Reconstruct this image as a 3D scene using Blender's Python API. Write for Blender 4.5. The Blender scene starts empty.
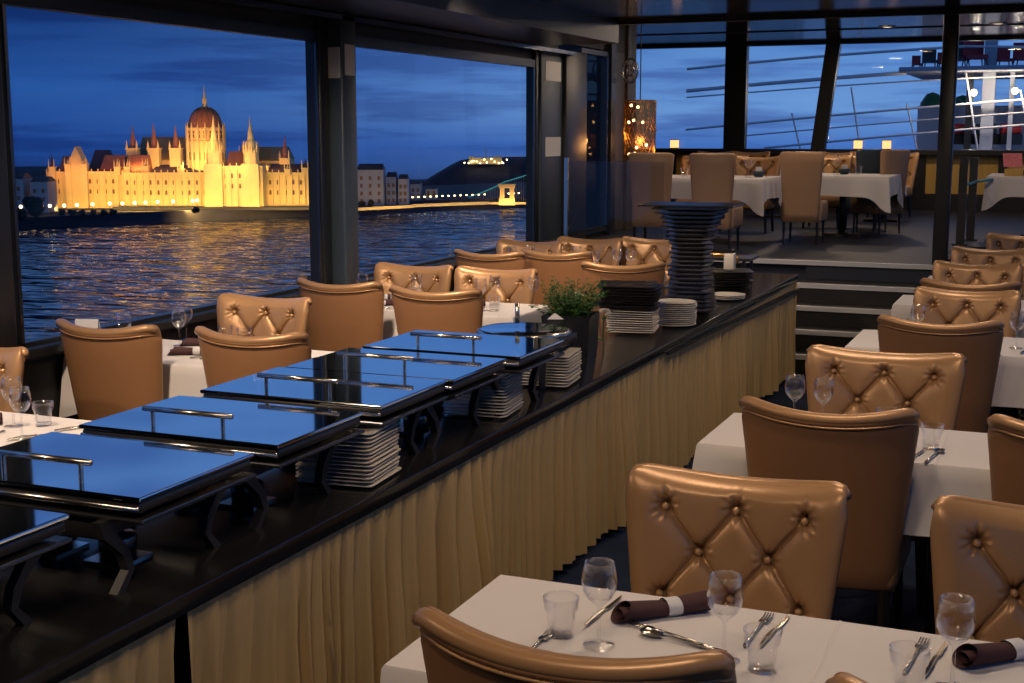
import bpy, math, random
from mathutils import Vector, Matrix
random.seed(7)
PI = math.pi
sc = bpy.context.scene
col = sc.collection
# ---------------------------------------------------------------- camera
F_PX, YAW, PITCH, EYE = 1328.0, 0.3948, 0.15666, 1.85
cam_d = bpy.data.cameras.new('camera'); cam = bpy.data.objects.new('camera', cam_d); col.objects.link(cam)
cam_d.sensor_width = 36.0; cam_d.lens = F_PX*36.0/1024.0
cam_d.clip_start = 0.05; cam_d.clip_end = 6000
cam.location = (0, 0, EYE); cam.rotation_euler = (PI/2-PITCH, 0, YAW)
sc.camera = cam
sc.view_settings.view_transform = 'Standard'; sc.view_settings.look = 'None'
sc.view_settings.gamma = 1; sc.view_settings.use_curve_mapping = False
sc.view_settings.exposure = 0.0
sc.cycles.use_denoising = True
sc.cycles.max_bounces = 8; sc.cycles.transparent_max_bounces = 24
sc.cycles.glossy_bounces = 5; sc.cycles.diffuse_bounces = 3
sc.cycles.sample_clamp_indirect = 4.0
sc.cycles.caustics_reflective = False; sc.cycles.caustics_refractive = False

def s2l(r, g, b):
    f = lambda c: (c/255/12.92) if c/255 <= .04045 else ((c/255+.055)/1.055)**2.4
    return (f(r), f(g), f(b), 1)
# ---------------------------------------------------------------- dusk sky
w = bpy.data.worlds.new('dusk_sky'); sc.world = w; w.use_nodes = True
nt = w.node_tree; nt.nodes.clear(); N = nt.nodes.new; K = nt.links.new
out = N('ShaderNodeOutputWorld'); bg = N('ShaderNodeBackground'); K(bg.outputs[0], out.inputs[0])
tc = N('ShaderNodeTexCoord'); sep = N('ShaderNodeSeparateXYZ'); K(tc.outputs['Generated'], sep.inputs[0])
def ramp(stops):
    r = N('ShaderNodeValToRGB'); el = r.color_ramp.elements
    while len(el) > 1: el.remove(el[-1])
    el[0].position, el[0].color = stops[0]
    for p, c in stops[1:]:
        e = el.new(p); e.color = c
    return r
mr = N('ShaderNodeMapRange'); mr.inputs[1].default_value = -.2; mr.inputs[2].default_value = .8
K(sep.outputs[2], mr.inputs[0])
# elevation e -> position (e+.2)/1.0
rl = ramp([(.10, s2l(22, 40, 80)), (.165, s2l(24, 52, 108)), (.19, s2l(30, 68, 140)), (.23, s2l(34, 80, 155)), (.285, s2l(24, 58, 120)), (.33, s2l(80, 127, 192)), (.45, s2l(90, 136, 202)), (.7, s2l(66, 100, 160)), (1, s2l(40, 60, 105))])
rr = ramp([(.10, s2l(30, 55, 105)), (.165, s2l(52, 84, 146)), (.19, s2l(66, 110, 188)), (.215, s2l(104, 150, 212)), (.285, s2l(78, 128, 200)), (.34, s2l(70, 120, 195)), (.45, s2l(84, 134, 205)), (.7, s2l(66, 100, 160)), (1, s2l(40, 60, 105))])
K(mr.outputs[0], rl.inputs[0]); K(mr.outputs[0], rr.inputs[0])
mx = N('ShaderNodeMapRange'); mx.inputs[1].default_value = -.70; mx.inputs[2].default_value = -.18; mx.interpolation_type = 'SMOOTHSTEP'
K(sep.outputs[0], mx.inputs[0])
m1 = N('ShaderNodeMix'); m1.data_type = 'RGBA'; K(mx.outputs[0], m1.inputs['Factor']); K(rl.outputs[0], m1.inputs['A']); K(rr.outputs[0], m1.inputs['B'])
mp = N('ShaderNodeMapping'); mp.inputs['Scale'].default_value = (2.2, 2.2, 26); K(tc.outputs['Generated'], mp.inputs[0])
nz = N('ShaderNodeTexNoise'); nz.inputs['Scale'].default_value = 2.3; nz.inputs['Detail'].default_value = 6; nz.inputs['Roughness'].default_value = .55
K(mp.outputs[0], nz.inputs[0])
cr = ramp([(.38, (.52, .52, .66, 1)), (.50, (1, 1, 1, 1)), (.68, (1.25, 1.16, 1.08, 1))]); K(nz.outputs[0], cr.inputs[0])
m2 = N('ShaderNodeMix'); m2.data_type = 'RGBA'; m2.blend_type = 'MULTIPLY'; m2.inputs['Factor'].default_value = .8
K(m1.outputs['Result'], m2.inputs['A']); K(cr.outputs[0], m2.inputs['B'])
K(m2.outputs['Result'], bg.inputs[0]); bg.inputs[1].default_value = 1.0

# ---------------------------------------------------------------- lamps of the lower deck (recessed in the ceiling)
CEIL = 2.82; UPC = 3.14
def area_light(name, loc, size, power, color, rot=(0, 0, 0), parent=None, sy=None, spread=None):
    d = bpy.data.lights.new(name, 'AREA'); d.energy = power; d.color = color
    d.shape = 'RECTANGLE' if sy else 'DISK'; d.size = size
    if sy: d.size_y = sy
    if spread: d.spread = spread
    o = bpy.data.objects.new(name, d); o.location = loc; o.rotation_euler = rot; col.objects.link(o)
    if parent: o.parent = parent
    return o
WARM = (1.0, .74, .52)
LIGHTS_LOW = [(-.45, y, 12.5) for y in (1.3, 3.9, 6.2, 8.6)] + [(-3.5, y, 33) for y in (1.0, 3.4, 5.6, 7.9)] + [(-.95, 1.0, 12), (-.95, 3.6, 12), (-.95, 6.6, 13)]
LIGHTS_UP = [(-3.6, 12.3, 11), (-2.2, 12.3, 13), (-.5, 13.2, 10), (-2.9, 15.4, 22), (-2.2, 17.4, 20), (-.9, 17.4, 13)]  # last one is an added fill lamp, brightening the far chairs and panelling

# ---------------------------------------------------------------- materials
def mat(name, color, rough=.5, metal=0, spec=.5, bump=None, noise=None, coat=0, sheen=0, emit=None, es=1.0, aniso=None):
    m = bpy.data.materials.new(name); m.use_nodes = True
    n = m.node_tree.nodes; b = n['Principled BSDF']; L = m.node_tree.links
    b.inputs['Base Color'].default_value = (*color[:3], 1); b.inputs['Roughness'].default_value = rough
    b.inputs['Metallic'].default_value = metal; b.inputs['Specular IOR Level'].default_value = spec
    if coat: b.inputs['Coat Weight'].default_value = coat; b.inputs['Coat Roughness'].default_value = .08
    if sheen: b.inputs['Sheen Weight'].default_value = sheen
    if emit: b.inputs['Emission Color'].default_value = (*emit[:3], 1); b.inputs['Emission Strength'].default_value = es
    t = n.new('ShaderNodeTexCoord')
    if noise:    # (scale, amount, stretch)
        mpn = n.new('ShaderNodeMapping'); mpn.inputs['Scale'].default_value = noise[2] if len(noise) > 2 else (1, 1, 1)
        L.new(t.outputs['Object'], mpn.inputs[0])
        x = n.new('ShaderNodeTexNoise'); x.inputs['Scale'].default_value = noise[0]; x.inputs['Detail'].default_value = 4
        L.new(mpn.outputs[0], x.inputs[0])
        mm = n.new('ShaderNodeMix'); mm.data_type = 'RGBA'
        mm.inputs['A'].default_value = tuple(c*(1-noise[1]) for c in color[:3])+(1,)
        mm.inputs['B'].default_value = tuple(min(1, c*(1+noise[1])) for c in color[:3])+(1,)
        L.new(x.outputs[0], mm.inputs['Factor']); L.new(mm.outputs['Result'], b.inputs['Base Color'])
    if bump:     # (scale, strength, distance)
        x = n.new('ShaderNodeTexNoise'); x.inputs['Scale'].default_value = bump[0]; x.inputs['Detail'].default_value = 3
        L.new(t.outputs['Object'], x.inputs[0])
        bp = n.new('ShaderNodeBump'); bp.inputs['Strength'].default_value = bump[1]; bp.inputs['Distance'].default_value = bump[2]
        L.new(x.outputs[0], bp.inputs['Height']); L.new(bp.outputs[0], b.inputs['Normal'])
    return m
M = {}
M['leather'] = mat('bronze_leather', (.385, .222, .105), .35, .25, .5, bump=(160, .12, .002), noise=(6, .1))
M['leather_back'] = mat('bronze_leather_plain', (.31, .155, .072), .48, .08, .4, bump=(160, .12, .002), noise=(5, .1))
M['leather_pale'] = mat('tan_leather', (.34, .21, .125), .5, .05, .4, noise=(5, .08))
M['leather_dark'] = mat('slate_leather', (.025, .045, .075), .5, 0, .4)
M['button'] = mat('leather_button', (.50, .30, .15), .3, .3, .5)
M['leg'] = mat('black_leg', (.012, .010, .010), .35)
M['cloth'] = mat('white_tablecloth', (.62, .60, .60), .8, 0, .2, bump=(260, .1, .001), noise=(3, .03), sheen=.2)
M['skirt'] = mat('olive_gold_satin', (.60, .44, .215), .36, .25, .5, bump=(90, .15, .002), noise=(2.2, .12, (1, 1, .3)))
M['black_gloss'] = mat('black_gloss_top', (.010, .010, .011), .16, 0, .5, noise=(20, .2))
M['black_satin'] = mat('black_satin', (.012, .012, .014), .35)
M['black_matte'] = mat('black_matte', (.012, .012, .013), .6)
M['frame'] = mat('dark_window_frame', (.014, .017, .022), .35, .2)
M['pilaster'] = mat('blue_grey_pilaster', (.040, .060, .085), .4, .2)
M['ceiling'] = mat('black_gloss_ceiling', (.16, .155, .16), .10, .85, .6)
M['brown_wall'] = mat('dark_brown_wall', (.05, .04, .033), .5, noise=(4, .2))
M['steel'] = mat('brushed_steel', (.55, .52, .48), .22, 1, noise=(30, .1))
M['dark_steel'] = mat('dark_steel', (.10, .105, .115), .22, .9)
M['lid'] = mat('blue_black_mirror_lid', (.60, .64, .70), .05, 1)
M['plate_white'] = mat('cream_china', (.60, .56, .50), .25, 0, .5)
M['plate_black'] = mat('black_china', (.010, .010, .011), .28, 0, .4)
M['napkin'] = mat('aubergine_napkin', (.065, .032, .036), .85, 0, .2, bump=(200, .2, .001))
M['paper'] = mat('white_paper', (.60, .60, .62), .8, 0, .2)
M['carpet'] = mat('dark_blue_carpet', (.016, .026, .060), .95, 0, .1, bump=(300, .4, .003), noise=(5, .5))
M['deck_carpet'] = mat('striped_grey_blue_carpet', (.008, .015, .034), .55, 0, .4, bump=(300, .3, .002), noise=(3.0, .8, (.5, 5, 1)))
M['nosing'] = mat('aluminium_nosing', (.50, .52, .56), .4, .3)
M['wood'] = mat('honey_wood_panel', (.55, .34, .08), .4, 0, .5, noise=(4, .2, (6, 1, .6)))
M['leaf'] = mat('herb_leaf', (.035, .10, .02), .55, noise=(9, .5))
M['petal'] = mat('white_petal', (.75, .72, .70), .7)
M['gold'] = mat('brass', (.55, .33, .10), .3, .9)
M['red'] = mat('red_vinyl', (.35, .02, .03), .5)
M['pinkcard'] = mat('pink_card', (.75, .20, .24), .7, noise=(40, .4))
M['teal'] = mat('teal_rope', (.10, .35, .45), .6)
M['blackpot'] = mat('black_pot', (.010, .012, .016), .3)
M['hullwhite'] = mat('white_ship_paint', (.40, .42, .48), .5)
M['rail'] = mat('white_rail_paint', (.75, .72, .70), .4)
def emis(name, c, s):
    m = bpy.data.materials.new(name); m.use_nodes = True; n = m.node_tree.nodes; n.clear()
    e = n.new('ShaderNodeEmission'); o = n.new('ShaderNodeOutputMaterial'); e.inputs[0].default_value = (*c[:3], 1); e.inputs[1].default_value = s
    m.node_tree.links.new(e.outputs[0], o.inputs[0]); return m
M['bulb'] = emis('warm_bulb', (1, .72, .38), 14)
M['bulb_far'] = emis('street_lamp_glow', (1, .70, .30), 9)
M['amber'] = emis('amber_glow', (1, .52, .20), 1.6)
M['downlight'] = emis('downlight_glow', (1, .78, .55), 3)
M['cyan_glow'] = emis('cyan_cable_light', (.10, .55, .60), .35)
def glassy(name, tint=(1, 1, 1), base=.03, edge=.5, rough=0.0, blend=.35, gloss=(1, 1, 1)):
    m = bpy.data.materials.new(name); m.use_nodes = True; n = m.node_tree.nodes; n.clear(); L = m.node_tree.links
    o = n.new('ShaderNodeOutputMaterial'); mi = n.new('ShaderNodeMixShader'); t = n.new('ShaderNodeBsdfTransparent'); g = n.new('ShaderNodeBsdfGlossy')
    t.inputs[0].default_value = (*tint, 1); g.inputs['Roughness'].default_value = rough; g.inputs[0].default_value = (*gloss, 1)
    lw = n.new('ShaderNodeLayerWeight'); lw.inputs[0].default_value = blend
    mr_ = n.new('ShaderNodeMapRange'); mr_.inputs[3].default_value = base; mr_.inputs[4].default_value = edge
    pw_ = n.new('ShaderNodeMath'); pw_.operation = 'POWER'; pw_.inputs[1].default_value = 2.4
    L.new(lw.outputs['Facing'], pw_.inputs[0]); L.new(pw_.outputs[0], mr_.inputs[0]); L.new(mr_.outputs[0], mi.inputs[0]); L.new(t.outputs[0], mi.inputs[1]); L.new(g.outputs[0], mi.inputs[2]); L.new(mi.outputs[0], o.inputs[0])
    return m
M['pane'] = glassy('window_glass', (.985, .99, 1), .018, .35, 0, .2)
M['rail_glass'] = glassy('screen_glass', (.90, .91, .92), .025, .18, .03, .2)
M['glass'] = glassy('clear_stemware', (.975, .975, .98), .035, .95, .02, .5)
M['thick_glass'] = glassy('cut_tumbler_glass', (.975, .975, .98), .02, .9, .02, .5)
M['amber_glass'] = glassy('amber_mesh_glass', (.62, .45, .28), .15, .4, .25, .3, (.8, .5, .25))

# ---------------------------------------------------------------- building helpers
def tag(o, label=None, cat=None, group=None, kind=None):
    if label: o['label'] = label
    if cat: o['category'] = cat
    if group: o['group'] = group
    if kind: o['kind'] = kind
    return o
def empty(name, loc=(0, 0, 0), rz=0, label=None, cat=None, group=None):
    o = bpy.data.objects.new(name, None); o.location = loc; o.rotation_euler = (0, 0, rz); col.objects.link(o)
    o.empty_display_size = .1
    return tag(o, label, cat, group)
def copy_tree(o, parent=None):
    c = o.copy(); col.objects.link(c)
    if parent: c.parent = parent
    for ch in list(o.children): copy_tree(ch, c)
    return c
class MB:
    def __init__(s): s.v = []; s.f = []
    def add(s, vs, fs):
        n = len(s.v); s.v += [tuple(v) for v in vs]; s.f += [tuple(i+n for i in f) for f in fs]; return s
    def box(s, x0, x1, y0, y1, z0, z1, b=0.0):
        if b <= 0:
            return s.add([(x0, y0, z0), (x1, y0, z0), (x1, y1, z0), (x0, y1, z0), (x0, y0, z1), (x1, y0, z1), (x1, y1, z1), (x0, y1, z1)],
                         [(0, 3, 2, 1), (4, 5, 6, 7), (0, 1, 5, 4), (1, 2, 6, 5), (2, 3, 7, 6), (3, 0, 4, 7)])
        def ring(i, z):
            r = []
            for cx, cy, a0 in ((x1-b-0, y1-b, 0), (x0+b, y1-b, 90), (x0+b, y0+b, 180), (x1-b, y0+b, 270)):
                for k in range(4):
                    a = math.radians(a0+k*30); r.append((cx+(b-i)*math.cos(a), cy+(b-i)*math.sin(a), z))
            return r
        rings = [ring(b, z0), ring(b*.3, z0+b*.3), ring(0, z0+b), ring(0, z1-b), ring(b*.3, z1-b*.3), ring(b*.999, z1)]
        return s.loft(rings, True, True)
    def loft(s, rings, closed=True, caps=False):
        n = len(rings[0]); vs = [p for r in rings for p in r]; fs = []
        for i in range(len(rings)-1):
            for j in range(n if closed else n-1):
                a = i*n+j; b = i*n+(j+1) % n; fs.append((a, b, b+n, a+n))
        if caps: fs.append(tuple(range(n-1, -1, -1))); fs.append(tuple((len(rings)-1)*n+j for j in range(n)))
        return s.add(vs, fs)
    def lathe(s, prof, seg=20, cx=0, cy=0, cz=0, flute=0, fz=None):
        rings = []
        for r, z in prof:
            rr_ = []
            for j in range(seg):
                a = 2*PI*j/seg; q = r
                if flute and fz and fz[0] < z < fz[1]: q = r*(1-flute*(.5+.5*math.cos(a*9)))
                rr_.append((cx+q*math.cos(a), cy+q*math.sin(a), cz+z))
            rings.append(rr_)
        return s.loft(rings, True, False)
    def tube(s, pts, r, seg=8, caps=True):
        rings = []; pts = [Vector(p) for p in pts]
        for i, p in enumerate(pts):
            d = (pts[min(i+1, len(pts)-1)]-pts[max(i-1, 0)]).normalized()
            up = Vector((0, 0, 1)) if abs(d.z) < .95 else Vector((1, 0, 0))
            a = d.cross(up).normalized(); b = a.cross(d); rr_ = r[i] if isinstance(r, (list, tuple)) else r
            rings.append([p+a*rr_*math.cos(2*PI*j/seg)+b*rr_*math.sin(2*PI*j/seg) for j in range(seg)])
        return s.loft(rings, True, caps)
    def prism(s, poly, z0, z1):
        n = len(poly); return s.add([(x, y, z0) for x, y in poly]+[(x, y, z1) for x, y in poly],
                   [tuple(range(n-1, -1, -1)), tuple(range(n, 2*n))]+[(i, (i+1) % n, n+(i+1) % n, n+i) for i in range(n)])
    def ball(s, cx, cy, cz, r, seg=10, sz=1.0):
        k = seg//2+1
        return s.lathe([(max(1e-4, r*math.sin(PI*i/k)), -r*sz*math.cos(PI*i/k)) for i in range(k+1)], seg, cx, cy, cz)
    def build(s, name, material, parent=None, smooth=False, loc=None, rz=0, auto=None):
        me = bpy.data.meshes.new(name); me.from_pydata(s.v, [], s.f); me.materials.append(material)
        if smooth or auto:
            me.polygons.foreach_set('use_smooth', [True]*len(me.polygons))
        me.update()
        if auto: me.set_sharp_from_angle(angle=math.radians(auto))
        o = bpy.data.objects.new(name, me); col.objects.link(o)
        if parent: o.parent = parent
        if loc: o.location = loc
        if rz: o.rotation_euler = (0, 0, rz)
        return o
def struct(name, mb, m, parent=None, **k):
    o = mb.build(name, m, parent, **k)
    if not parent: o['kind'] = 'structure'
    return o

# ================================================================= THE BOAT
ZU = .75                      # upper deck floor
XL = -4.6; XR = 1.0; YB = -2.6
STX0, STX1 = -2.05, -.93      # stairs
struct('floor', MB().box(XL-.4, XR+.2, YB, 13.55, -.1, 0), M['carpet'])
up = MB().prism([(-4.75, 11.6), (-2.05, 11.6), (-2.05, 11.5), (STX1, 11.5), (STX1, 13.6), (XR+.2, 13.6), (XR+.2, 20.2), (-6.9, 20.2), (-5.8, 14.65), (-4.75, 14.65)], .02, ZU)
struct('floor_upper', up, M['deck_carpet'])
st = MB()
for k in range(1, 5):
    st.box(STX0, STX1-.02, 10.1+.3*(k-1)+.06, 11.499, .15*(k-1)+.001, .15*k)
stairs = struct('floor_stairs', st, M['black_satin'])
for k in range(1, 6):
    y = 9.92+.3*k+.005 if k < 5 else 11.49
    nb = MB().box(STX0-(.9 if k == 5 else 0), STX1-.02, 10.1+.3*(k-1)+.04 if k < 5 else 11.46, 10.1+.3*(k-1)+.10 if k < 5 else 11.52, .15*k-.03, .15*k+.006)
    struct('trim_%d' % k, nb, M['nosing'])
struct('ceiling', MB().box(XL-.4, XR+.2, YB, 11.45, CEIL, CEIL+.12), M['ceiling'])
struct('ceiling_upper', MB().prism([(-4.75, 11.65), (XR+.2, 11.65), (XR+.2, 20.2), (-6.9, 20.2), (-5.8, 14.65), (-4.75, 14.65)], UPC, 3.35), M['ceiling'])
struct('trim_6', MB().box(-4.75, XR+.2, 11.451, 11.52, 2.785, 3.36), M['black_matte'])          # bulkhead beam
struct('trim_7', MB().box(-5.9, XR+.2, 15.4, 15.44, UPC-.015, UPC), M['black_satin'])
struct('trim_8', MB().box(-6.2, XR+.2, 17.6, 17.64, UPC-.012, UPC), M['black_satin'])
struct('trim_9', MB().box(XL+.0, -3.75, YB, 11.45, 2.62, CEIL), M['black_satin'])            # soffit over the windows
struct('trim_10', MB().box(XL, XL+.14, YB, 12.3, 2.575, 2.61), M['dark_steel'])
# left wall: sill wall, head, pilasters and windows
struct('wall_left', MB().box(XL-.05, XL, YB, 14.6, -.1, .78).box(XL-.05, XL, YB, 12.2, 2.50, 3.36).box(XL-.05, XL, 12.2, 14.6, 2.70, 3.36), M['black_matte'])
struct('wall_left_upper', MB().box(-5.85, XL-.05, 14.55, 14.62, ZU, 3.3).prism([(-5.9, 14.6), (-5.8, 14.6), (-6.8, 20), (-6.9, 20)], ZU, 3.3), M['black_matte'])
ledge = struct('trim_11', MB().box(XL, XL+.10, YB, 12.3, .775, .83, .012), M['frame'])
def pane_window(name, y0, y1, z0, z1, x=XL, fw=.07, mid=()):
    f = MB(); d = .035
    f.box(x-d, x+.03, y0, y0+fw, z0, z1).box(x-d, x+.03, y1-fw, y1, z0, z1)
    f.box(x-d, x+.03, y0+fw, y1-fw, z0, z0+fw).box(x-d, x+.03, y0+fw, y1-fw, z1-fw, z1)
    fo = struct(name, f, M['frame'])
    MB().add([(x-.02, y0+fw, z0+fw), (x-.02, y1-fw, z0+fw), (x-.02, y1-fw, z1-fw), (x-.02, y0+fw, z1-fw)], [(0, 1, 2, 3)]).build('pane', M['pane'], fo)
    g = MB().box(x+.03, x+.042, y0+fw-.02, y0+fw, z0+fw, z1-fw).box(x+.03, x+.042, y1-fw, y1-fw+.02, z0+fw, z1-fw)
    g.build('gasket', M['dark_steel'], fo)
    return fo
pane_window('window_1', 4.82, 7.70, .78, 2.50)
pane_window('window_2', 8.0, 11.53, .78, 2.50)
pane_window('window_3', 1.4, 4.55, .78, 2.50)
pane_window('window_4', 12.78, 13.62, .80, 2.68, fw=.05)
struct('wall_left_fill', MB().box(XL-.05, XL, 13.64, 14.6, .78, 2.7).box(XL-.05, XL, YB, 1.4, .78, 2.5), M['brown_wall'])
def pilaster(n, y0, y1, dep, m):
    p = MB().box(XL-.04, XL+dep, y0, y1, 0 if y1 < 11.6 else .0, 2.62, .015)
    return struct('trim_%d' % n, p, m, auto=30)
pilaster(12, 4.60, 4.82, .07, M['frame'])
pilaster(13, 7.68, 7.80, .04, M['frame'])
pilaster(14, 7.80, 7.99, .14, M['pilaster'])
pilaster(15, 11.52, 11.60, .04, M['frame'])
pilaster(16, 11.60, 12.16, .06, M['pilaster'])
pilaster(17, 12.16, 12.76, .10, M['frame'])
struct('trim_18', MB().box(XL-.04, XL+.06, 13.64, 13.80, .75, 3.2), M['frame'])
struct('trim_19', MB().box(XL-.05, XL+.03, 14.3, 14.6, .75, 3.13), M['brown_wall'])
# right wall (behind the camera's right shoulder) and its windows, back wall
struct('wall_right', MB().box(XR, XR+.2, YB, 20.2, -.1, .85).box(XR, XR+.2, YB, 20.2, 2.5, 3.36), M['black_matte'])
for i, (a, b) in enumerate(((-2.2, .8), (1.1, 4.1), (4.4, 7.4), (7.7, 10.7), (11.0, 14.5), (14.8, 19.0))):
    fo = MB()
    for (p, q, r, s_) in ((a, a+.07, .85, 2.5), (b-.07, b, .85, 2.5), (a+.07, b-.07, .85, .92), (a+.07, b-.07, 2.43, 2.5)):
        fo.box(XR+.03, XR+.17, p, q, r, s_)
    fo = struct('window_%d' % (5+i), fo, M['frame'])
    MB().box(XR+.09, XR+.10, a+.07, b-.07, .92, 2.43).build('pane', M['pane'], fo)
struct('wall_right_piers', MB().box(XR+.0, XR+.2, YB, -2.2, .85, 2.5).box(XR, XR+.2, .8, 1.1, .85, 2.5).box(XR, XR+.2, 4.1, 4.4, .85, 2.5).box(XR, XR+.2, 7.4, 7.7, .85, 2.5).box(XR, XR+.2, 10.7, 11.0, .85, 2.5).box(XR, XR+.2, 14.5, 14.8, .85, 2.5).box(XR, XR+.2, 19.0, 20.2, .85, 2.5), M['black_matte'])
struct('wall_back', MB().box(XL-.2, XR+.2, YB-.15, YB, -.1, 2.98), M['brown_wall'])
# bow wall
YF = 19.8
bw = MB().box(-6.9, XR+.2, YF, YF+.2, 3.10, 3.16).box(-6.9, XR+.2, YF, YF+.2, ZU, .98)
struct('wall_front', bw, M['black_satin'])
struct('wall_front_panelling', MB().box(-6.9, XR+.2, YF+.02, YF+.18, .98, 1.52), M['wood'])
struct('baseboard_front', MB().box(-6.9, XR, YF-.04, YF+.02, ZU, .95), M['black_satin'])
struct('trim_20', MB().box(-6.9, XR, YF-.16, YF+.2, 1.52, 1.60, .01), M['black_satin'])
for i, x in enumerate((-5.6, -4.62, -3.4, -2.02, -1.82, -.86, -.1)):
    if x == -1.82: continue
    wdt = .13 if x == -2.02 else .06
    struct('trim_%d' % (21+i), MB().box(x-wdt, x+wdt, YF-.03, YF+.02, .95, 1.52), M['black_satin'])
# bow mullions with panes: x positions at the sill and at the head
mull = [(-6.35, -6.35, .10), (-4.66, -4.66, .16), (-3.42, -3.25, .10), (-1.62, -1.62, .08), (-.25, -.2, .07), (.9, .9, .1)]
for i, (xa, xb, hw) in enumerate(mull):
    m_ = MB().add([(xa-hw, YF, 1.6), (xa+hw, YF, 1.6), (xa+hw, YF+.16, 1.6), (xa-hw, YF+.16, 1.6), (xb-hw, YF, 3.1), (xb+hw, YF, 3.1), (xb+hw, YF+.16, 3.1), (xb-hw, YF+.16, 3.1)],
                  [(0, 3, 2, 1), (4, 5, 6, 7), (0, 1, 5, 4), (1, 2, 6, 5), (2, 3, 7, 6), (3, 0, 4, 7)])
    fo = struct('window_%d' % (11+i), m_, M['frame'])
    if i < len(mull)-1:
        a = xa+hw; b = mull[i+1][0]-mull[i+1][2]; a2 = xb+hw; b2 = mull[i+1][1]-mull[i+1][2]
        MB().add([(a, YF+.08, 1.6), (b, YF+.08, 1.6), (b2, YF+.08, 3.1), (a2, YF+.08, 3.1)], [(0, 1, 2, 3)]).build('pane', M['pane'], fo)
# black post at the stair head
struct('trim_30', MB().box(-1.02, -.90, 11.56, 11.68, ZU-.75, 3.3, .012), M['black_satin'], auto=30)

# ceiling lamps
lamp0 = None
for i, (x, y, p) in enumerate(LIGHTS_LOW):
    if lamp0 is None:
        lamp0 = t = empty('ceiling_light', (x, y, CEIL))
        MB().lathe([(.07, -.002), (.085, -.012), (.10, -.012), (.105, -.001)], 24).build('frame', M['steel'], t, smooth=True)
        MB().lathe([(.0005, -.004), (.07, -.004)], 24).build('diffuser', M['downlight'], t)
    else:
        t = copy_tree(lamp0); t.location = (x, y, CEIL)
    tag(t, 'round recessed downlight, %s over the lower deck' % ('first second third fourth fifth sixth seventh eighth ninth tenth eleventh twelfth'.split()[i]), 'ceiling light', 'recessed downlights over the lower deck')
    area_light('lamp_light', (x, y, CEIL-.03), .22, p, WARM, rot=(math.radians(32 if x < -3 else 0), 0, 0), spread=math.radians(108 if x < -3 else 180))
for i, (x, y, p) in enumerate(LIGHTS_UP):
    t = copy_tree(lamp0); t.location = (x, y, UPC)
    tag(t, 'round recessed downlight, %s over the raised deck' % ('first second third fourth fifth added'.split()[i]), 'ceiling light', 'recessed downlights over the raised deck')
    area_light('lamp_light', (x, y, UPC-.03), .22, p, WARM, rot=(0, 0, 0))

# white paper notices on the pilasters
def notice(y0, y1, z0, z1, x, label):
    tag(MB().box(x, x+.004, y0, y1, z0, z1, 0).build('paper_notice', M['paper']), label, 'notice')
notice(7.83, 7.96, 2.22, 2.42, XL+.141, 'white paper notice on the room side of the pilaster between the big windows')
tag(MB().box(XL+.02, XL+.125, 7.794, 7.799, 2.20, 2.40).build('paper_notice', M['paper']), 'white paper notice on the camera-facing side of the pilaster between the windows', 'notice')
notice(11.70, 12.10, 2.32, 2.50, XL+.061, 'upper white square notice on the pilaster right of the second window')
notice(11.70, 12.10, 1.62, 1.80, XL+.061, 'lower white square notice on the pilaster right of the second window')

# ================================================================= CHAIRS
TOPZ = .93
def half_w(v): return .235+.068*(v**1.15)
def chair_mid(u, v):
    z = .30+(TOPZ-.30)*v + .040*v**5*abs(u)**2
    x = half_w(v)*u
    cr_ = max(0, abs(u)-.80)/.20; z -= .030*cr_**2.5*v**10; x *= 1-.05*max(0, v-.9)/.1*cr_**2
    y = -.235-.115*v + (.035+.05*v)*abs(u)**2.2
    return x, y, z
btn = []
SP = .185/.303
for r in range(4):
    for k in ((-1, 0, 1) if r % 2 == 0 else (-.5, .5)): btn.append((k*.185, TOPZ-.07-.115*r, r, k))
segs = []
for a in btn:
    for b in btn:
        if b[2] == a[2]+1 and abs(abs(a[3]-b[3])-.5) < .01: segs.append((a[0], a[1], b[0], b[1]))
def sdist(px, pz, s):
    ax, az, bx, bz = s; dx, dz = bx-ax, bz-az; t = max(0, min(1, ((px-ax)*dx+(pz-az)*dz)/(dx*dx+dz*dz)))
    return math.hypot(px-ax-t*dx, pz-az-t*dz)
def tuft(x, z):
    dc = min(sdist(x, z, s) for s in segs)
    d = -.015*math.exp(-(dc/.0046)**2)-.008*math.exp(-(dc/.020)**2)
    db = min(math.hypot(x-b[0], z-b[1]) for b in btn)
    d -= .024*math.exp(-(db/.015)**2)+.008*math.exp(-(db/.032)**2)
    for b in btn:       # soft pleats from the top buttons to the upper edge, small radial creases
        if b[2] == 0 and z > b[1]: d -= .0045*math.exp(-((x-b[0])/.006)**2)*max(0, 1-(z-b[1])/.09)
        q = math.hypot(x-b[0], z-b[1])
        if q < .05:
            an = math.atan2(z-b[1], x-b[0]); d += .0036*math.sin(an*9+b[0]*50)*math.exp(-((q-.022)/.014)**2)
    return d
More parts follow.
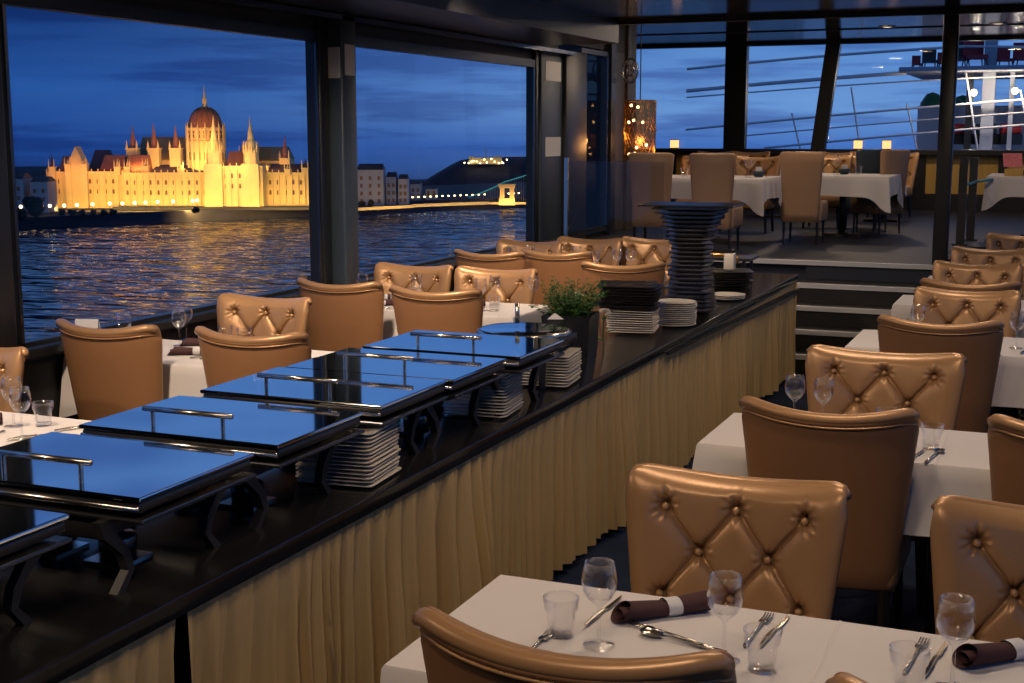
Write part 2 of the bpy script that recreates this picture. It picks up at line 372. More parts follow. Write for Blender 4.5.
def make_chair(tall=1.0, shell='leather', rear='leather_back'):
    t = empty('dining_chair')
    NU, NV = 170, 150
    us = [.55*math.sin((i/NU-.5)*PI)+.9*(i/NU-.5) for i in range(NU+1)]
    vs_ = [.55*(1-math.cos(j/NV*PI))/2+.45*j/NV for j in range(NV+1)]
    th = lambda u, v: .045*((1-min(1, abs(u))**7)**.5)*((1-min(1, abs(2*v-1))**11)**.5)
    fr = []; bk = []
    for v in vs_:
        for u in us:
            x, y, z = chair_mid(u, v); T = th(u, v)
            fade = min(1, T/.04)**3
            fr.append((x, y+T+.012*fade+tuft(x, z)*fade, z+ .012*v**8*fade))
            s = (1-v)*(TOPZ-.30)
            roll = .014*math.exp(-((s-.012)/.028)**6) if s < .08 else 0
            bk.append((x, y-T*.8-roll*min(1, T/.03), z))
    n = NU+1
    ff = [(j*n+i, j*n+i+1, (j+1)*n+i+1, (j+1)*n+i) for j in range(NV) for i in range(NU)]
    ff = [f[::-1] for f in ff]
    MB().add(fr, ff).build('backrest', M[shell], t, smooth=True)
    fb = [f[::-1] for f in ff]
    MB().add(bk, fb).build('back_panel', M[rear], t, smooth=True)
    # rolled top edge and its piping
    pts = []; ptp = []
    for i in range(25):
        u = -.985+1.97*i/24; x, y, z = chair_mid(u, 1.0); e = 1-abs(u)**8
        pts.append((x, y-.018, z-.016)); x2, y2, z2 = chair_mid(u, .935); ptp.append((x2*.995, y2-.041*(.8*e+.2), z2))
    MB().tube(pts, [.016+.006*(1-abs(-1+2*i/24)**10) for i in range(25)], 10).build('top_roll', M[shell], t, smooth=True)
    MB().tube(ptp, .0045, 6).build('piping', M[shell], t, smooth=True)
    for b in btn:
        x, z = b[0], b[1]; v = (z-.30)/(TOPZ-.30); u = x/half_w(v); _, y, _ = chair_mid(u, v)
        MB().ball(x, y+.043, z, .0105, 10).build('button', M['button'], t, smooth=True)
    MB().box(-.245, .245, -.235, .22, .30, .47, .035).build('seat', M[shell], t, auto=50)
    for sx in (-1, 1):
        for y0 in (-.22, .17):
            MB().tube([(sx*.20, y0, .31), (sx*.215, y0*1.08, 0)], [.022, .014], 4).build('leg', M['leg'], t)
    return t
proto = make_chair()
used = [False]
def place(x, y, toward, label, group, sz=1.0, rz=0, src=None):
    """toward=+1: faces the bow (we see its plain back); -1: faces the camera. y = back-rest line"""
    if src is None and not used[0]: c = proto; used[0] = True
    else: c = copy_tree(src or proto)
    c.location = (x, y+(.33 if toward > 0 else -.31)*1.0, c.location.z if False else 0)
    c.rotation_euler = (0, 0, (0 if toward > 0 else PI)+rz); c.scale = (1, 1, sz)
    return tag(c, label, 'chair', group)
B = 'bronze plain-backed chair, '
T = 'bronze button-tufted chair, '
GR = 'bronze chairs at the right-hand tables'; GL = 'bronze chairs at the window tables'
place(-.795, 2.125, 1, B+'cut off by the bottom edge of the photo', GR).scale = (1.05, 1, 1)
place(-.03, 2.11, 1, B+'only its top corner showing in the bottom right', GR)
place(-.76, 3.38, -1, T+'behind the nearest right table', GR)
place(.03, 3.36, -1, T+'cut by the right edge behind the nearest table', GR)
place(-.70, 4.38, 1, B+'standing at the second right table beside the buffet', GR)
place(.10, 4.40, 1, B+'cut by the right edge at the second right table', GR)
place(-.66, 5.62, -1, T+'behind the second right table', GR).scale = (1.09, 1, 1)
place(-.54, 6.66, 1, B+'between the second and third right tables', GR)
place(-.50, 8.02, -1, T+'behind the third right table', GR)
place(-.52, 8.48, 1, B+'thin top edge seen behind the third tufted right chair', GR)
place(-.55, 9.72, -1, T+'fourth tufted back up the right row', GR)
place(.03, 9.75, -1, T+'cut by the right edge in the fourth right row', GR)
place(-.53, 11.0, -1, T+'fifth tufted back up the right row', GR)
place(-.36, 12.6, -1, T+'farthest up the right row before the raised deck', GR)
place(-4.19, 4.99, 1, B+'beside the window at the second window table', GL)
place(-3.43, 5.05, 1, B+'on the aisle side of the second window table', GL, rz=.04)
place(-4.05, 6.20, -1, T+'beside the window behind the second window table', GL)
place(-4.08, 7.0, 1, B+'in front of the pillar between the two windows', GL)
place(-3.37, 6.88, 1, B+'on the aisle side of the third window table', GL)
place(-4.09, 8.10, -1, T+'beside the window behind the third window table', GL)
place(-3.48, 8.10, -1, T+'on the aisle side behind the third window table', GL)
place(-4.05, 9.22, 1, B+'below the middle of the second window', GL)
place(-3.58, 9.46, 1, B+'below the right part of the second window', GL, rz=-.05)
place(-4.12, 10.3, -1, T+'mostly hidden, beside the window under the hill', GL)
place(-3.75, 10.75, -1, T+'left one of the pair under the glass screen', GL)
place(-3.24, 10.95, -1, T+'right one of the pair under the glass screen', GL)
place(-2.93, 8.75, 1, B+'low behind the potted herbs', GL, rz=.35)
place(-4.26, 4.28, -1, T+'only its corner showing at the left edge', GL)

# ================================================================= TABLES, CLOTHS
def make_table(x0, x1, y0, y1, z=.745, zf=0, label='', ped=2):
    t = empty('restaurant_table', ((x0+x1)/2, (y0+y1)/2, zf), 0, label, 'table')
    w_, d_ = (x1-x0)/2-.02, (y1-y0)/2-.02; h = z-zf
    MB().box(-w_, w_, -d_, d_, h-.035, h-.004, .01).build('tabletop', M['black_satin'], t)
    b = MB(); b.tube([(0, 0, .04), (0, 0, h-.03)], .035, 12)
    b.build('pedestal', M['leg'], t, smooth=True)
    MB().box(-.05, .05, -.2, .2, 0, .03).box(-.2, .2, -.05, .05, 0, .03).build('foot', M['leg'], t)
    return t
def make_cloth(x0, x1, y0, y1, z, drop, label, corner=.10, seed=0, group='white tablecloths'):
    rnd = random.Random(seed); w_, d_ = (x1-x0)/2, (y1-y0)/2; mb = MB()
    per = []; n1 = max(12, int((x1-x0)/.035)); n2 = max(12, int((y1-y0)/.035))
    for i in range(n1): per.append((-w_+2*w_*i/n1, -d_, 0, -1))
    for i in range(n2): per.append((w_, -d_+2*d_*i/n2, 1, 0))
    for i in range(n1): per.append((w_-2*w_*i/n1, d_, 0, 1))
    for i in range(n2): per.append((-w_, d_-2*d_*i/n2, -1, 0))
    corners = [(-w_, -d_), (w_, -d_), (w_, d_), (-w_, d_)]
    ph = [rnd.uniform(0, 6) for _ in range(4)]
    K_ = 9; rings = []
    for k in range(K_+1):
        q = k/K_; ring = []
        for j, (px, py, nx, ny) in enumerate(per):
            dc, cc = min((math.hypot(px-a, py-b), (a, b)) for a, b in corners)
            e = math.exp(-(dc/.07)**2)
            dx, dy = nx*(1-e)+e*cc[0]/abs(cc[0])*.75, ny*(1-e)+e*cc[1]/abs(cc[1])*.75
            s_ = j*.035
            wav = .007*math.sin(s_*9+ph[0])+.005*math.sin(s_*21+ph[1])
            fold = -.022*math.exp(-((dc-.11)/.045)**2)
            off = .006+q*(.012+wav+fold+.035*e)
            L_ = drop+corner*math.exp(-(dc/.12)**2)+.006*math.sin(s_*5+ph[2])
            zz = -L_*q
            if k == 0: off = 0; zz = 0
            if k == 1: off = .006; zz = -.008
            ring.append((px+dx*off, py+dy*off, zz))
        rings.append(ring)
    mb.loft(rings, True)
    # top
    mb.add([(p[0], p[1], 0) for p in per], [tuple(range(len(per)))])
    # pressed fold lines on the top are real low ridges
    mb.add([(0-.004, -d_, .0004), (0, -d_, .0022), (.004, -d_, .0004), (-.004, d_, .0004), (0, d_, .0022), (.004, d_, .0004)], [(0, 1, 4, 3), (1, 2, 5, 4)])
    o = mb.build('tablecloth', M['cloth'], None, auto=60, loc=((x0+x1)/2, (y0+y1)/2, z))
    return tag(o, label, 'tablecloth', group)
tabs = {
 'R1': (-1.26, .42, 2.33, 2.95, 'nearest right-hand table', .30),
 'R2': (-1.17, .46, 4.54, 5.10, 'second right-hand table', .24),
 'R3': (-1.02, .5, 6.95, 7.60, 'third right-hand table', .26),
 'R4': (-1.0, .5, 8.80, 9.35, 'fourth right-hand table', .26),
 'R5': (-.95, .5, 10.15, 10.7, 'fifth right-hand table', .26),
 'L0': (-4.5, -3.05, 3.35, 4.00, 'window table cut by the left edge', .24),
 'L1': (-4.56, -3.15, 5.16, 5.78, 'second window table', .24),
 'L2': (-4.5, -3.03, 7.28, 7.90, 'third window table', .24),
 'L3': (-4.45, -2.95, 9.55, 10.25, 'fourth window table', .24),
}
for i, (k, (x0, x1, y0, y1, nm, dr)) in enumerate(tabs.items()):
    make_table(x0, x1, y0, y1, label='pedestal table hidden under the cloth of the '+nm.replace(' cut by the left edge', ' at the far left'))
    make_cloth(x0, x1, y0, y1, .75, dr, 'white cloth draped over the '+nm, seed=i, corner=.07)

# ================================================================= TABLEWARE
def make_wine():
    o = MB().lathe([(.001, .003), (.034, .002), (.035, .0), (.034, .004), (.012, .008), (.0045, .014), (.0038, .05), (.004, .085), (.010, .094), (.026, .107), (.036, .125), (.0385, .145), (.036, .165), (.0315, .188), (.0305, .188), (.035, .165), (.037, .145), (.034, .126), (.022, .108), (.004, .100)], 28)
    return o.build('wine_glass', M['glass'], None, smooth=True)
def make_tumbler():
    o = MB().lathe([(.001, .001), (.028, .0), (.030, .004), (.031, .01), (.033, .055), (.037, .062), (.0385, .070), (.040, .090), (.0388, .090), (.036, .068), (.031, .058), (.028, .014), (.001, .012)], 36, flute=.07, fz=(.008, .058))
    return o.build('water_tumbler', M['thick_glass'], None, smooth=True)
def make_napkin():
    t = empty('rolled_napkin'); R0 = .022
    rings = []
    for i in range(13):
        x = -.11+.22*i/12; r = R0*(1+.25*abs(x)/.11); ring = []
        for j in range(16):
            a = 2*PI*j/16; ring.append((x+.02*math.sin(a)*(1 if i in (0,) else 0), r*1.15*math.cos(a), r*.8+r*.8*math.sin(a)))
        rings.append(ring)
    MB().loft(rings).build('napkin_roll', M['napkin'], t, smooth=True)
    # inner turn of the cloth
    MB().loft([[(x, .62*R0*1.4*math.cos(2*PI*j/12), R0*.85+.5*R0*math.sin(2*PI*j/12)) for j in range(12)] for x in (-.112, -.06)]).build('inner_fold', M['napkin'], t, smooth=True)
    MB().loft([[(x, R0*1.30*math.cos(2*PI*j/20), R0*.86+R0*.93*math.sin(2*PI*j/20)) for j in range(20)] for x in (.0, .035)]).build('paper_band', M['paper'], t, smooth=True)
    return t
def make_knife():
    return MB().tube([(0, -.11, .005), (0, -.05, .006), (0, 0, .005)], [.004, .006, .004], 8).add([(-.002, 0, .004), (.009, .01, .004), (.010, .08, .004), (.002, .11, .004), (-.002, 0, .006), (.009, .01, .0052), (.010, .08, .0052), (.002, .11, .0052)],
        [(0, 3, 2, 1), (4, 5, 6, 7), (0, 1, 5, 4), (1, 2, 6, 5), (2, 3, 7, 6), (3, 0, 4, 7)]).build('table_knife', M['steel'], None, smooth=False)
def make_fork():
    m_ = MB().tube([(0, -.11, .004), (0, -.05, .006), (0, .02, .008), (0, .045, .005)], [.005, .004, .0025, .004], 8)
    m_.box(-.011, .011, .043, .058, .003, .006)
    for k in range(4): m_.tube([(-.0095+.0063*k, .055, .0045), (-.0095+.0063*k, .08, .003), (-.009+.006*k, .10, .006)], .0016, 5)
    return m_.build('table_fork', M['steel'], None, smooth=True)
def make_spoon():
    m_ = MB().tube([(0, -.11, .004), (0, -.05, .006), (0, .03, .009), (0, .045, .007)], [.005, .004, .0025, .003], 8)
    rings = []
    for r, z in ((1, .010), (.85, .005), (.5, .002), (.02, .0012)):
        rings.append([(.019*r*math.cos(a), .072+.029*r*math.sin(a), z) for a in [2*PI*j/18 for j in range(18)]])
    m_.loft(rings); return m_.build('table_spoon', M['steel'], None, smooth=True)
P = dict(wine=make_wine(), tumbler=make_tumbler(), napkin=make_napkin(), knife=make_knife(), fork=make_fork(), spoon=make_spoon())
firsts = set()
DESC = {'wine': ('stemmed glass', 'glass', 'wine glasses on the tables'), 'tumbler': ('water tumbler', 'glass', 'water tumblers on the tables'),
        'napkin': ('rolled dark napkin', 'napkin', 'rolled napkins'), 'knife': ('table knife', 'knife', 'cutlery on the tables'),
        'fork': ('table fork', 'fork', 'cutlery on the tables'), 'spoon': ('table spoon', 'spoon', 'cutlery on the tables')}
def put(kind, x, y, label, z=.7515, rz=0):
    o = P[kind]
    if kind in firsts: o = copy_tree(o)
    firsts.add(kind); o.location = (x, y, z); o.rotation_euler = (0, 0, rz)
    d = DESC[kind]; return tag(o, d[0]+' '+label, d[1], d[2])
# nearest right table
NT = 'on the nearest right table, '
put('wine', -.88, 2.60, NT+'leftmost glass with a stem')
put('tumbler', -.975, 2.62, NT+'far left beside the stemmed glass')
put('wine', -.61, 2.62, NT+'in front of the tufted chair')
put('tumbler', -.525, 2.60, NT+'right of the middle stemmed glass')
put('tumbler', -.235, 2.61, NT+'left of the rightmost stemmed glass')
put('wine', -.155, 2.66, NT+'rightmost near the napkin')
put('napkin', -.80, 2.83, NT+'left one', rz=.74)
put('napkin', -.06, 2.86, NT+'right one by the frame edge', rz=.74)
put('knife', -.935, 2.80, NT+'just behind the leftmost stemmed glass', rz=-.05)
put('fork', -.76, 2.71, NT+'lying below the left napkin', rz=1.2)
put('spoon', -.72, 2.68, NT+'beside the fork below the left napkin', rz=1.35)
put('fork', -.58, 2.82, NT+'left one behind the middle tumbler', rz=-.05)
put('knife', -.545, 2.83, NT+'right one behind the middle tumbler', rz=-.08)
put('fork', -1.00, 2.53, NT+'tines at the far left', rz=0)
put('spoon', -.62, 2.52, NT+'bowl showing by the near chair corner', rz=.4)
put('knife', -.20, 2.80, NT+'left one behind the right tumbler', rz=-.1)
put('fork', -.24, 2.80, NT+'right pair, seen through the right tumbler', rz=-.1)
# second right table
put('wine', -.91, 4.97, 'on the second right table, leftmost', )
put('wine', -.80, 4.95, 'on the second right table, second from the left')
put('tumbler', -.57, 4.97, 'on the second right table, in front of the tufted chair')
put('tumbler', -.39, 4.76, 'on the second right table, right of the plain-backed chair', )
put('knife', -.43, 4.62, 'on the second right table, left one of the pair', rz=-.15)
put('spoon', -.37, 4.64, 'on the second right table, right one of the pair', rz=-.15)
put('tumbler', -.80, 7.45, 'on the third right table, leftmost')
put('wine', -.70, 7.30, 'on the third right table, beside the leftmost tumbler')
put('tumbler', -.42, 7.42, 'on the third right table, in the middle')
put('wine', -.20, 7.20, 'on the third right table, right of the plain-backed chair')
put('knife', -.15, 7.12, 'on the third right table, left one of the pair', rz=-.2)
put('fork', -.08, 7.16, 'on the third right table, right one of the pair', rz=-.2)
for k, (x, y) in enumerate(((-.72, 9.2), (-.42, 9.1))): put('tumbler', x, y, 'on the fourth right table, '+('left' if k == 0 else 'right'))
for k, (x, y) in enumerate(((-.72, 10.5), (-.40, 10.45))): put('tumbler', x, y, 'on the fifth right table, '+('left' if k == 0 else 'right'))
# window tables
WL = {'L0': 'on the leftmost window table', 'L1': 'on the second window table', 'L2': 'on the third window table', 'L3': 'on the fourth window table'}
put('wine', -3.45, 3.66, WL['L0']+', in front')
put('wine', -3.62, 3.80, WL['L0']+', behind')
put('tumbler', -3.53, 3.86, WL['L0']+', beside the stemmed glasses')
put('knife', -3.42, 3.70, WL['L0']+', crossing near the cloth edge', rz=-.4)
put('fork', -3.62, 3.62, WL['L0']+', by the stemmed glass foot', rz=-.4)
put('knife', -3.36, 3.88, WL['L0']+', the far one', rz=-.5)
put('napkin', -3.78, 3.75, WL['L0'], rz=.7)
put('wine', -4.21, 5.62, WL['L1']+', right of the plain-backed window chair')
put('wine', -4.30, 5.80, WL['L1']+', in front of the water near the tufted chair')
put('tumbler', -4.05, 5.80, WL['L1']+', left one before the tufted chair')
put('tumbler', -3.92, 5.78, WL['L1']+', right one before the tufted chair')
put('wine', -4.40, 5.42, WL['L1']+', behind the plain-backed window chair')
put('napkin', -3.98, 5.42, WL['L1']+', the near one', rz=.5)
put('napkin', -4.10, 5.68, WL['L1']+', the far one', rz=.5)
put('knife', -3.86, 5.40, WL['L1']+', left one of the pair', rz=-.6)
put('fork', -3.80, 5.40, WL['L1']+', right one of the pair', rz=-.6)
put('knife', -3.3, 5.6, WL['L1']+', at the aisle side', rz=-.6)
put('wine', -3.37, 7.58, WL['L2']+', before the aisle-side tufted chair')
put('wine', -3.36, 7.78, WL['L2']+', just behind the front stemmed glass')
put('wine', -3.11, 7.82, WL['L2']+', nearest the aisle corner')
put('tumbler', -3.27, 7.56, WL['L2']+', at the aisle side')
put('napkin', -3.48, 7.62, WL['L2']+', at the aisle side', rz=.6)
put('knife', -3.36, 7.42, WL['L2']+', left one at the aisle side', rz=-.7)
put('fork', -3.28, 7.42, WL['L2']+', right one at the aisle side', rz=-.7)
put('tumbler', -4.02, 7.66, WL['L2']+', left one before the window-side tufted chair')
put('wine', -3.84, 7.62, WL['L2']+', before the window-side tufted chair')
put('wine', -4.20, 7.55, WL['L2']+', nearest the window')
put('tumbler', -3.92, 7.75, WL['L2']+', right one before the window-side tufted chair')
put('napkin', -4.02, 7.45, WL['L2']+', the near one at the window side', rz=.6)
put('napkin', -4.15, 7.72, WL['L2']+', the far one at the window side', rz=.6)
put('fork', -3.86, 7.40, WL['L2']+', at the window side', rz=-.7)
put('wine', -4.10, 9.85, WL['L3']+', left one of the pair against the water')
put('wine', -3.98, 9.95, WL['L3']+', right one of the pair against the water')
put('wine', -3.62, 10.05, WL['L3']+', between the two hidden chairs')
put('wine', -3.25, 9.95, WL['L3']+', left one of the pair under the glass screen')
put('wine', -3.13, 9.92, WL['L3']+', right one of the pair under the glass screen')
put('tumbler', -3.05, 9.72, WL['L3']+', near the aisle corner')
put('wine', -3.35, 9.70, WL['L3']+', near the front edge')
t = empty('table_menu', (-4.49, 5.22, .7515), .3, 'white folded menu card on the second window table behind the plain chair', 'menu')
MB().add([(-.06, 0, 0), (.06, 0, 0), (.06, .05, .17), (-.06, .05, .17), (-.06, .003, 0), (.06, .003, 0), (.06, .053, .17), (-.06, .053, .17)],
         [(0, 1, 2, 3), (7, 6, 5, 4), (0, 4, 5, 1), (3, 2, 6, 7), (0, 3, 7, 4), (1, 5, 6, 2)]).build('front_leaf', M['paper'], t)
MB().add([(-.06, .10, 0), (.06, .10, 0), (.06, .053, .17), (-.06, .053, .17), (-.06, .103, 0), (.06, .103, 0), (.06, .056, .17), (-.06, .056, .17)],
         [(0, 1, 2, 3), (7, 6, 5, 4), (0, 4, 5, 1), (3, 2, 6, 7), (0, 3, 7, 4), (1, 5, 6, 2)]).build('rear_leaf', M['paper'], t)

# ================================================================= BUFFET
CX0, CX1, CY0, CY1, CZ = -2.62, -1.82, -.6, 9.92, .80
t = empty('buffet_counter', (0, 0, 0), 0, 'long black glossy buffet counter running toward the stairs', 'counter')
MB().box(CX0, CX1, CY0, CY1, CZ-.05, CZ, .006).build('countertop', M['black_gloss'], t, auto=30)
MB().box(CX0+.04, CX1-.16, CY0+.05, CY1-.08, 0, CZ-.05).build('cabinet', M['black_matte'], t)
MB().add([(CX1-.005, 6.4, CZ-.062), (CX1+.012, 6.4, CZ-.062), (CX1+.012, CY1, CZ-.13), (CX1-.005, CY1, CZ-.13), (CX1-.005, 6.4, CZ-.05), (CX1+.012, 6.4, CZ-.05), (CX1+.012, CY1, CZ-.10), (CX1-.005, CY1, CZ-.10)], [(0, 3, 2, 1), (4, 5, 6, 7), (0, 1, 5, 4), (1, 2, 6, 5), (2, 3, 7, 6), (3, 0, 4, 7)]).build('edge_rail', M['black_satin'], t)
def skirt(y0, y1, seed, label):
    rnd = random.Random(seed); n = int((y1-y0)/.0065); zz = [.745, .725, .70, .65, .58, .48, .36, .22, .10, .05]
    ph = [rnd.uniform(0, 6) for _ in range(8)]; cum = 0; phase = []
    for i in range(n+1):
        cum += .0065*2*PI/(.105*(1+.35*math.sin(i*.031+ph[0])+.22*math.sin(i*.083+ph[1]))); phase.append(cum)
    mb = MB(); rings = []
    for k, z in enumerate(zz):
        q = (zz[0]-z)/.7; amp = 0.001+.044*min(1, q*2.2)**.8*(.7+.35*q); row = []
        for i in range(n+1):
            y = y0+(y1-y0)*i/n
            m_ = .75+.25*math.sin(y*3.1+ph[2])+.2*math.sin(y*7.3+ph[3])
            a = phase[i]+.5*q*math.sin(y*5+ph[4])
            wv = (abs(math.cos(a/2))**1.6*2-1)*.9+.35*math.sin(2.3*a+ph[5]+q*1.2)+.5*math.sin(y*11+ph[6]+q)*q
            row.append((CX1-.018-.022*min(1, q*3)+amp*m_*wv+.003*math.sin(y*170)*math.exp(-q*9), y+.014*q*math.sin(a*.5+ph[6]), z+(.012*math.sin(y*6)*math.sin(y*2.3) if k == 9 else 0)))
        rings.append(row)
    mb.loft(rings, False)
    o = mb.build('table_skirt', M['skirt'], None, smooth=True)
    return tag(o, label, 'table skirt', 'pleated skirts of the buffet')
skirt(2.44, 9.86, 3, 'long olive-gold pleated skirt on the buffet side, right of the slit')
skirt(-.5, 2.40, 5, 'short olive-gold pleated skirt at the lower left, left of the slit')
# end skirt
mb = MB(); rows = []
for k in range(8):
    z = .745-.10*k*.99; rows.append([(-2.6+.78*i/90, CY1-.04+.012*math.sin(i*.9)*min(1, k/3), z) for i in range(91)])
tag(mb.loft(rows, False).build('table_skirt', M['skirt'], None, smooth=True), 'pleated skirt across the far end of the buffet', 'table skirt', 'pleated skirts of the buffet')

# chafing dishes
def make_chafer():
    t = empty('chafing_dish')        # origin: centre on the counter
    # body and water pan
    MB().box(-.30, .20, -.215, .215, .125, .185, .012).build('water_pan', M['black_satin'], t, auto=40)
    f_ = MB().box(-.33, .33, -.228, .228, .182, .194, .004); f_.build('shelf_frame', M['dark_steel'], t)
    l = MB().box(-.32, .32, -.222, .222, .205, .232, .008); l.build('lid_rim', M['black_satin'], t, auto=40)
    MB().tube([(-.318, -.224, .216), (.318, -.224, .216)], .007, 8).build('lid_trim', M['steel'], t, smooth=True)
    MB().box(-.325, .325, -.228, .228, .233, .245, .004).build('lid', M['lid'], t)
    h = MB().tube([(-.145, -.17, .295), (.145, -.17, .295)], .0075, 10)
    h = h.build('handle', M['steel'], t, smooth=True)
    for x in (-.115, .115): MB().tube([(x, -.17, .245), (x, -.17, .292)], .006, 8).build('handle_post', M['steel'], h)
    # legs: curved black brackets
    for sx in (-1, 1):
        for sy in (-1, 1):
            x0 = .22*sx; prof = []
            pts = [(sy*.225, .182), (sy*.215, .14), (sy*.165, .09), (sy*.15, .045), (sy*.19, .0)]
            wd = [.055, .045, .030, .022, .030]
            vs, fs = [], []
            for (yy, zz_), ww in zip(pts, wd):
                for xx in (x0-.012, x0+.012):
                    vs += [(xx, yy-ww/2*sy, zz_), (xx, yy+ww/2*sy, zz_)]
            for i in range(4):
                a = i*4; b = a+4
                fs += [(a, a+1, b+1, b), (a+2, b+2, b+3, a+3), (a, b, b+2, a+2), (a+1, a+3, b+3, b+1)]
            fs += [(0, 2, 3, 1), (16, 17, 19, 18)]
            MB().add(vs, fs).build('leg', M['black_matte'], t)
    for sx in (-1, 1):
        bn = MB().lathe([(.001, .0), (.045, .0), (.047, .05), (.042, .058), (.018, .062), (.017, .07), (.001, .07)], 20, sx*.10-.03, 0, .012)
        bn = bn.build('burner', M['dark_steel'], t, smooth=True)
        MB().box(sx*.10-.03-.06, sx*.10-.03+.06, -.06, .06, 0, .011).build('burner_tray', M['steel'], bn)
    MB().box(.195, .21, -.03, .03, .13, .178).build('latch', M['dark_steel'], t)
    return t
ch0 = make_chafer()
where = ['closest to the camera and cut by the bottom left', 'second one, cut by the left edge', 'third one, wide lid before the plain-backed chairs',
         'fourth one from the camera', 'fifth one from the camera', 'last one before the round glass lid']
for i, (x, y) in enumerate(((-2.25, 1.94), (-2.19, 2.55), (-2.18, 3.10), (-2.17, 3.65), (-2.15, 4.11), (-2.12, 4.61))):
    c = ch0 if i == 0 else copy_tree(ch0)
    c.location = (x, y, CZ); 
    tag(c, 'mirror-lidded chafing dish, '+where[i], 'chafing dish', 'chafing dishes on the buffet')
ch0.scale = (1, 1, 1)
# round glass-lidded dish
t = empty('round_chafing_dish', (-2.10, 5.17, CZ), 0, 'round glass-lidded serving dish with knob behind the last square lid', 'chafing dish')
MB().box(-.19, .18, -.18, .18, .15, .20, .01).build('base', M['black_satin'], t, auto=40)
MB().lathe([(.195, .20), (.205, .215), (.185, .225)], 40).build('rim', M['steel'], t, smooth=True)
MB().lathe([(.187, .224), (.15, .2265), (.08, .2275), (.001, .228)], 40).build('lid', M['lid'], t, smooth=True)
MB().add([(-.05, -.23, .258), (.26, -.23, .258), (.26, .20, .258), (-.05, .20, .258)], [(0, 1, 2, 3)]).build('glass_shelf', M['rail_glass'], t)
MB().tube([(-.03, 0, .247), (-.03, 0, .33)], .010, 12).build('knob', M['steel'], t, smooth=True)
for sx in (-.15, .14):
    for sy in (-.14, .14): MB().tube([(sx, sy, .15), (sx*1.03, sy*1.1, 0)], [.02, .014], 8).build('leg', M['black_satin'], t)

# plates
def square_plate(s, m_, name='square_plate'):
    h = s/2; mb = MB()
    rings = []
    for (k, z) in ((.62, .0), (.66, .003), (1.0, .0085), (1.0, .0115), (.97, .012), (.66, .0062), (.60, .005)):
        ring = []
        for cx, cy, a0 in ((1, 1, 0), (-1, 1, 90), (-1, -1, 180), (1, -1, 270)):
            for q in range(4):
                a = math.radians(a0+q*30); r = .16*h*k; ring.append((cx*(h*k-r)+r*math.cos(a), cy*(h*k-r)+r*math.sin(a), z))
        rings.append(ring)
    mb.loft(rings, True, True); return mb.build(name, m_, None, auto=40)
def round_plate(r, m_):
    return MB().lathe([(.001, 0), (r*.6, 0), (r*.66, .003), (r, .009), (r*1.0, .012), (r*.97, .0125), (r*.64, .006), (.001, .005)], 32).build('round_plate', m_, None, smooth=True)
ONES = 'zeroth first second third fourth fifth sixth seventh eighth ninth tenth eleventh twelfth thirteenth fourteenth fifteenth sixteenth seventeenth eighteenth nineteenth'.split()
ORD = ONES+[t_ if not u_ else c_+'-'+ONES[u_] for t_, c_ in (('twentieth', 'twenty'), ('thirtieth', 'thirty'), ('fortieth', 'forty'), ('fiftieth', 'fifty')) for u_ in range(10)]
def stack(src, x, y, n, dz, label, group, cat='plate', jit=.004, rz=0, rj=.02, z=CZ+.0005, scales=None, first=True, seed=1):
    rnd = random.Random(seed)
    for k in range(n):
        o = src if (k == 0 and first) else copy_tree(src)
        o.location = (x+rnd.uniform(-jit, jit), y+rnd.uniform(-jit, jit), z+dz*k); o.rotation_euler = (0, 0, rz+rnd.uniform(-rj, rj))
        if scales: o.scale = (scales[k], scales[k], 1)
        tag(o, label % ORD[k+1], cat, group)
    return z+dz*n
sp = square_plate(.25, M['plate_white'])
stack(sp, -1.99, 3.47, 14, .0122, 'cream square plate, %s from the bottom of the plate stack nearest the camera', 'cream plates in the stack nearest the camera', rz=.10, seed=2)
stack(sp, -2.00, 4.52, 14, .0122, 'cream square plate, %s from the bottom of the middle buffet stack', 'cream plates in the middle stack', rz=.10, first=False, seed=3)
stack(sp, -1.995, 5.17, 11, .0122, 'cream square plate, %s from the bottom of the stack beside the black planter', 'cream plates in the stack by the planter', rz=.10, first=False, seed=4)
z1 = stack(sp, -2.10, 6.72, 10, .0122, 'cream square plate, %s from the bottom of the mixed stack behind the planter', 'cream plates under the black ones', rz=.15, first=False, seed=5)
bp = square_plate(.31, M['plate_black'])
stack(bp, -2.13, 6.74, 9, .0140, 'black square plate, %s above the cream plates behind the planter', 'black plates on the cream stack', rz=.15, z=z1+.002, seed=6, jit=.018, rj=.13)
rp = round_plate(.115, M['plate_white'])
stack(rp, -1.95, 7.02, 12, .0110, 'cream round plate, %s from the bottom of the stack before the tower', 'cream round plates by the tower', seed=7)
rp2 = copy_tree(rp)
stack(rp2, -1.96, 8.25, 3, .0110, 'cream round plate, %s in the low pile right of the black tower', 'cream plates right of the tower', seed=8)
# tower of black slabs
bp2 = bp.copy(); col.objects.link(bp2); bp2.data = bp.data.copy()
for v_ in bp2.data.vertices: v_.co.z *= 1.75
n = 24; sc_ = []
for k in range(n):
    q = k/(n-1); s_ = .235+.06*(1-q)**3 + (.20*((q-.55)/.45)**2 if q > .55 else 0)
    sc_.append(s_/.31)
zt = stack(bp2, -2.03, 7.62, n, .0258, 'black square plate, %s from the bottom of the tall waisted tower', 'black plates forming the tower', seed=9, rj=.16, jit=.010, scales=sc_, rz=.2)
t = MB().box(-.28, .28, -.20, .20, 0, .010, .003).build('serving_board', M['plate_black'], None, loc=(-2.03, 7.62, zt+.003), rz=.05)
tag(t, 'wide thin black board lying on top of the plate tower', 'board')
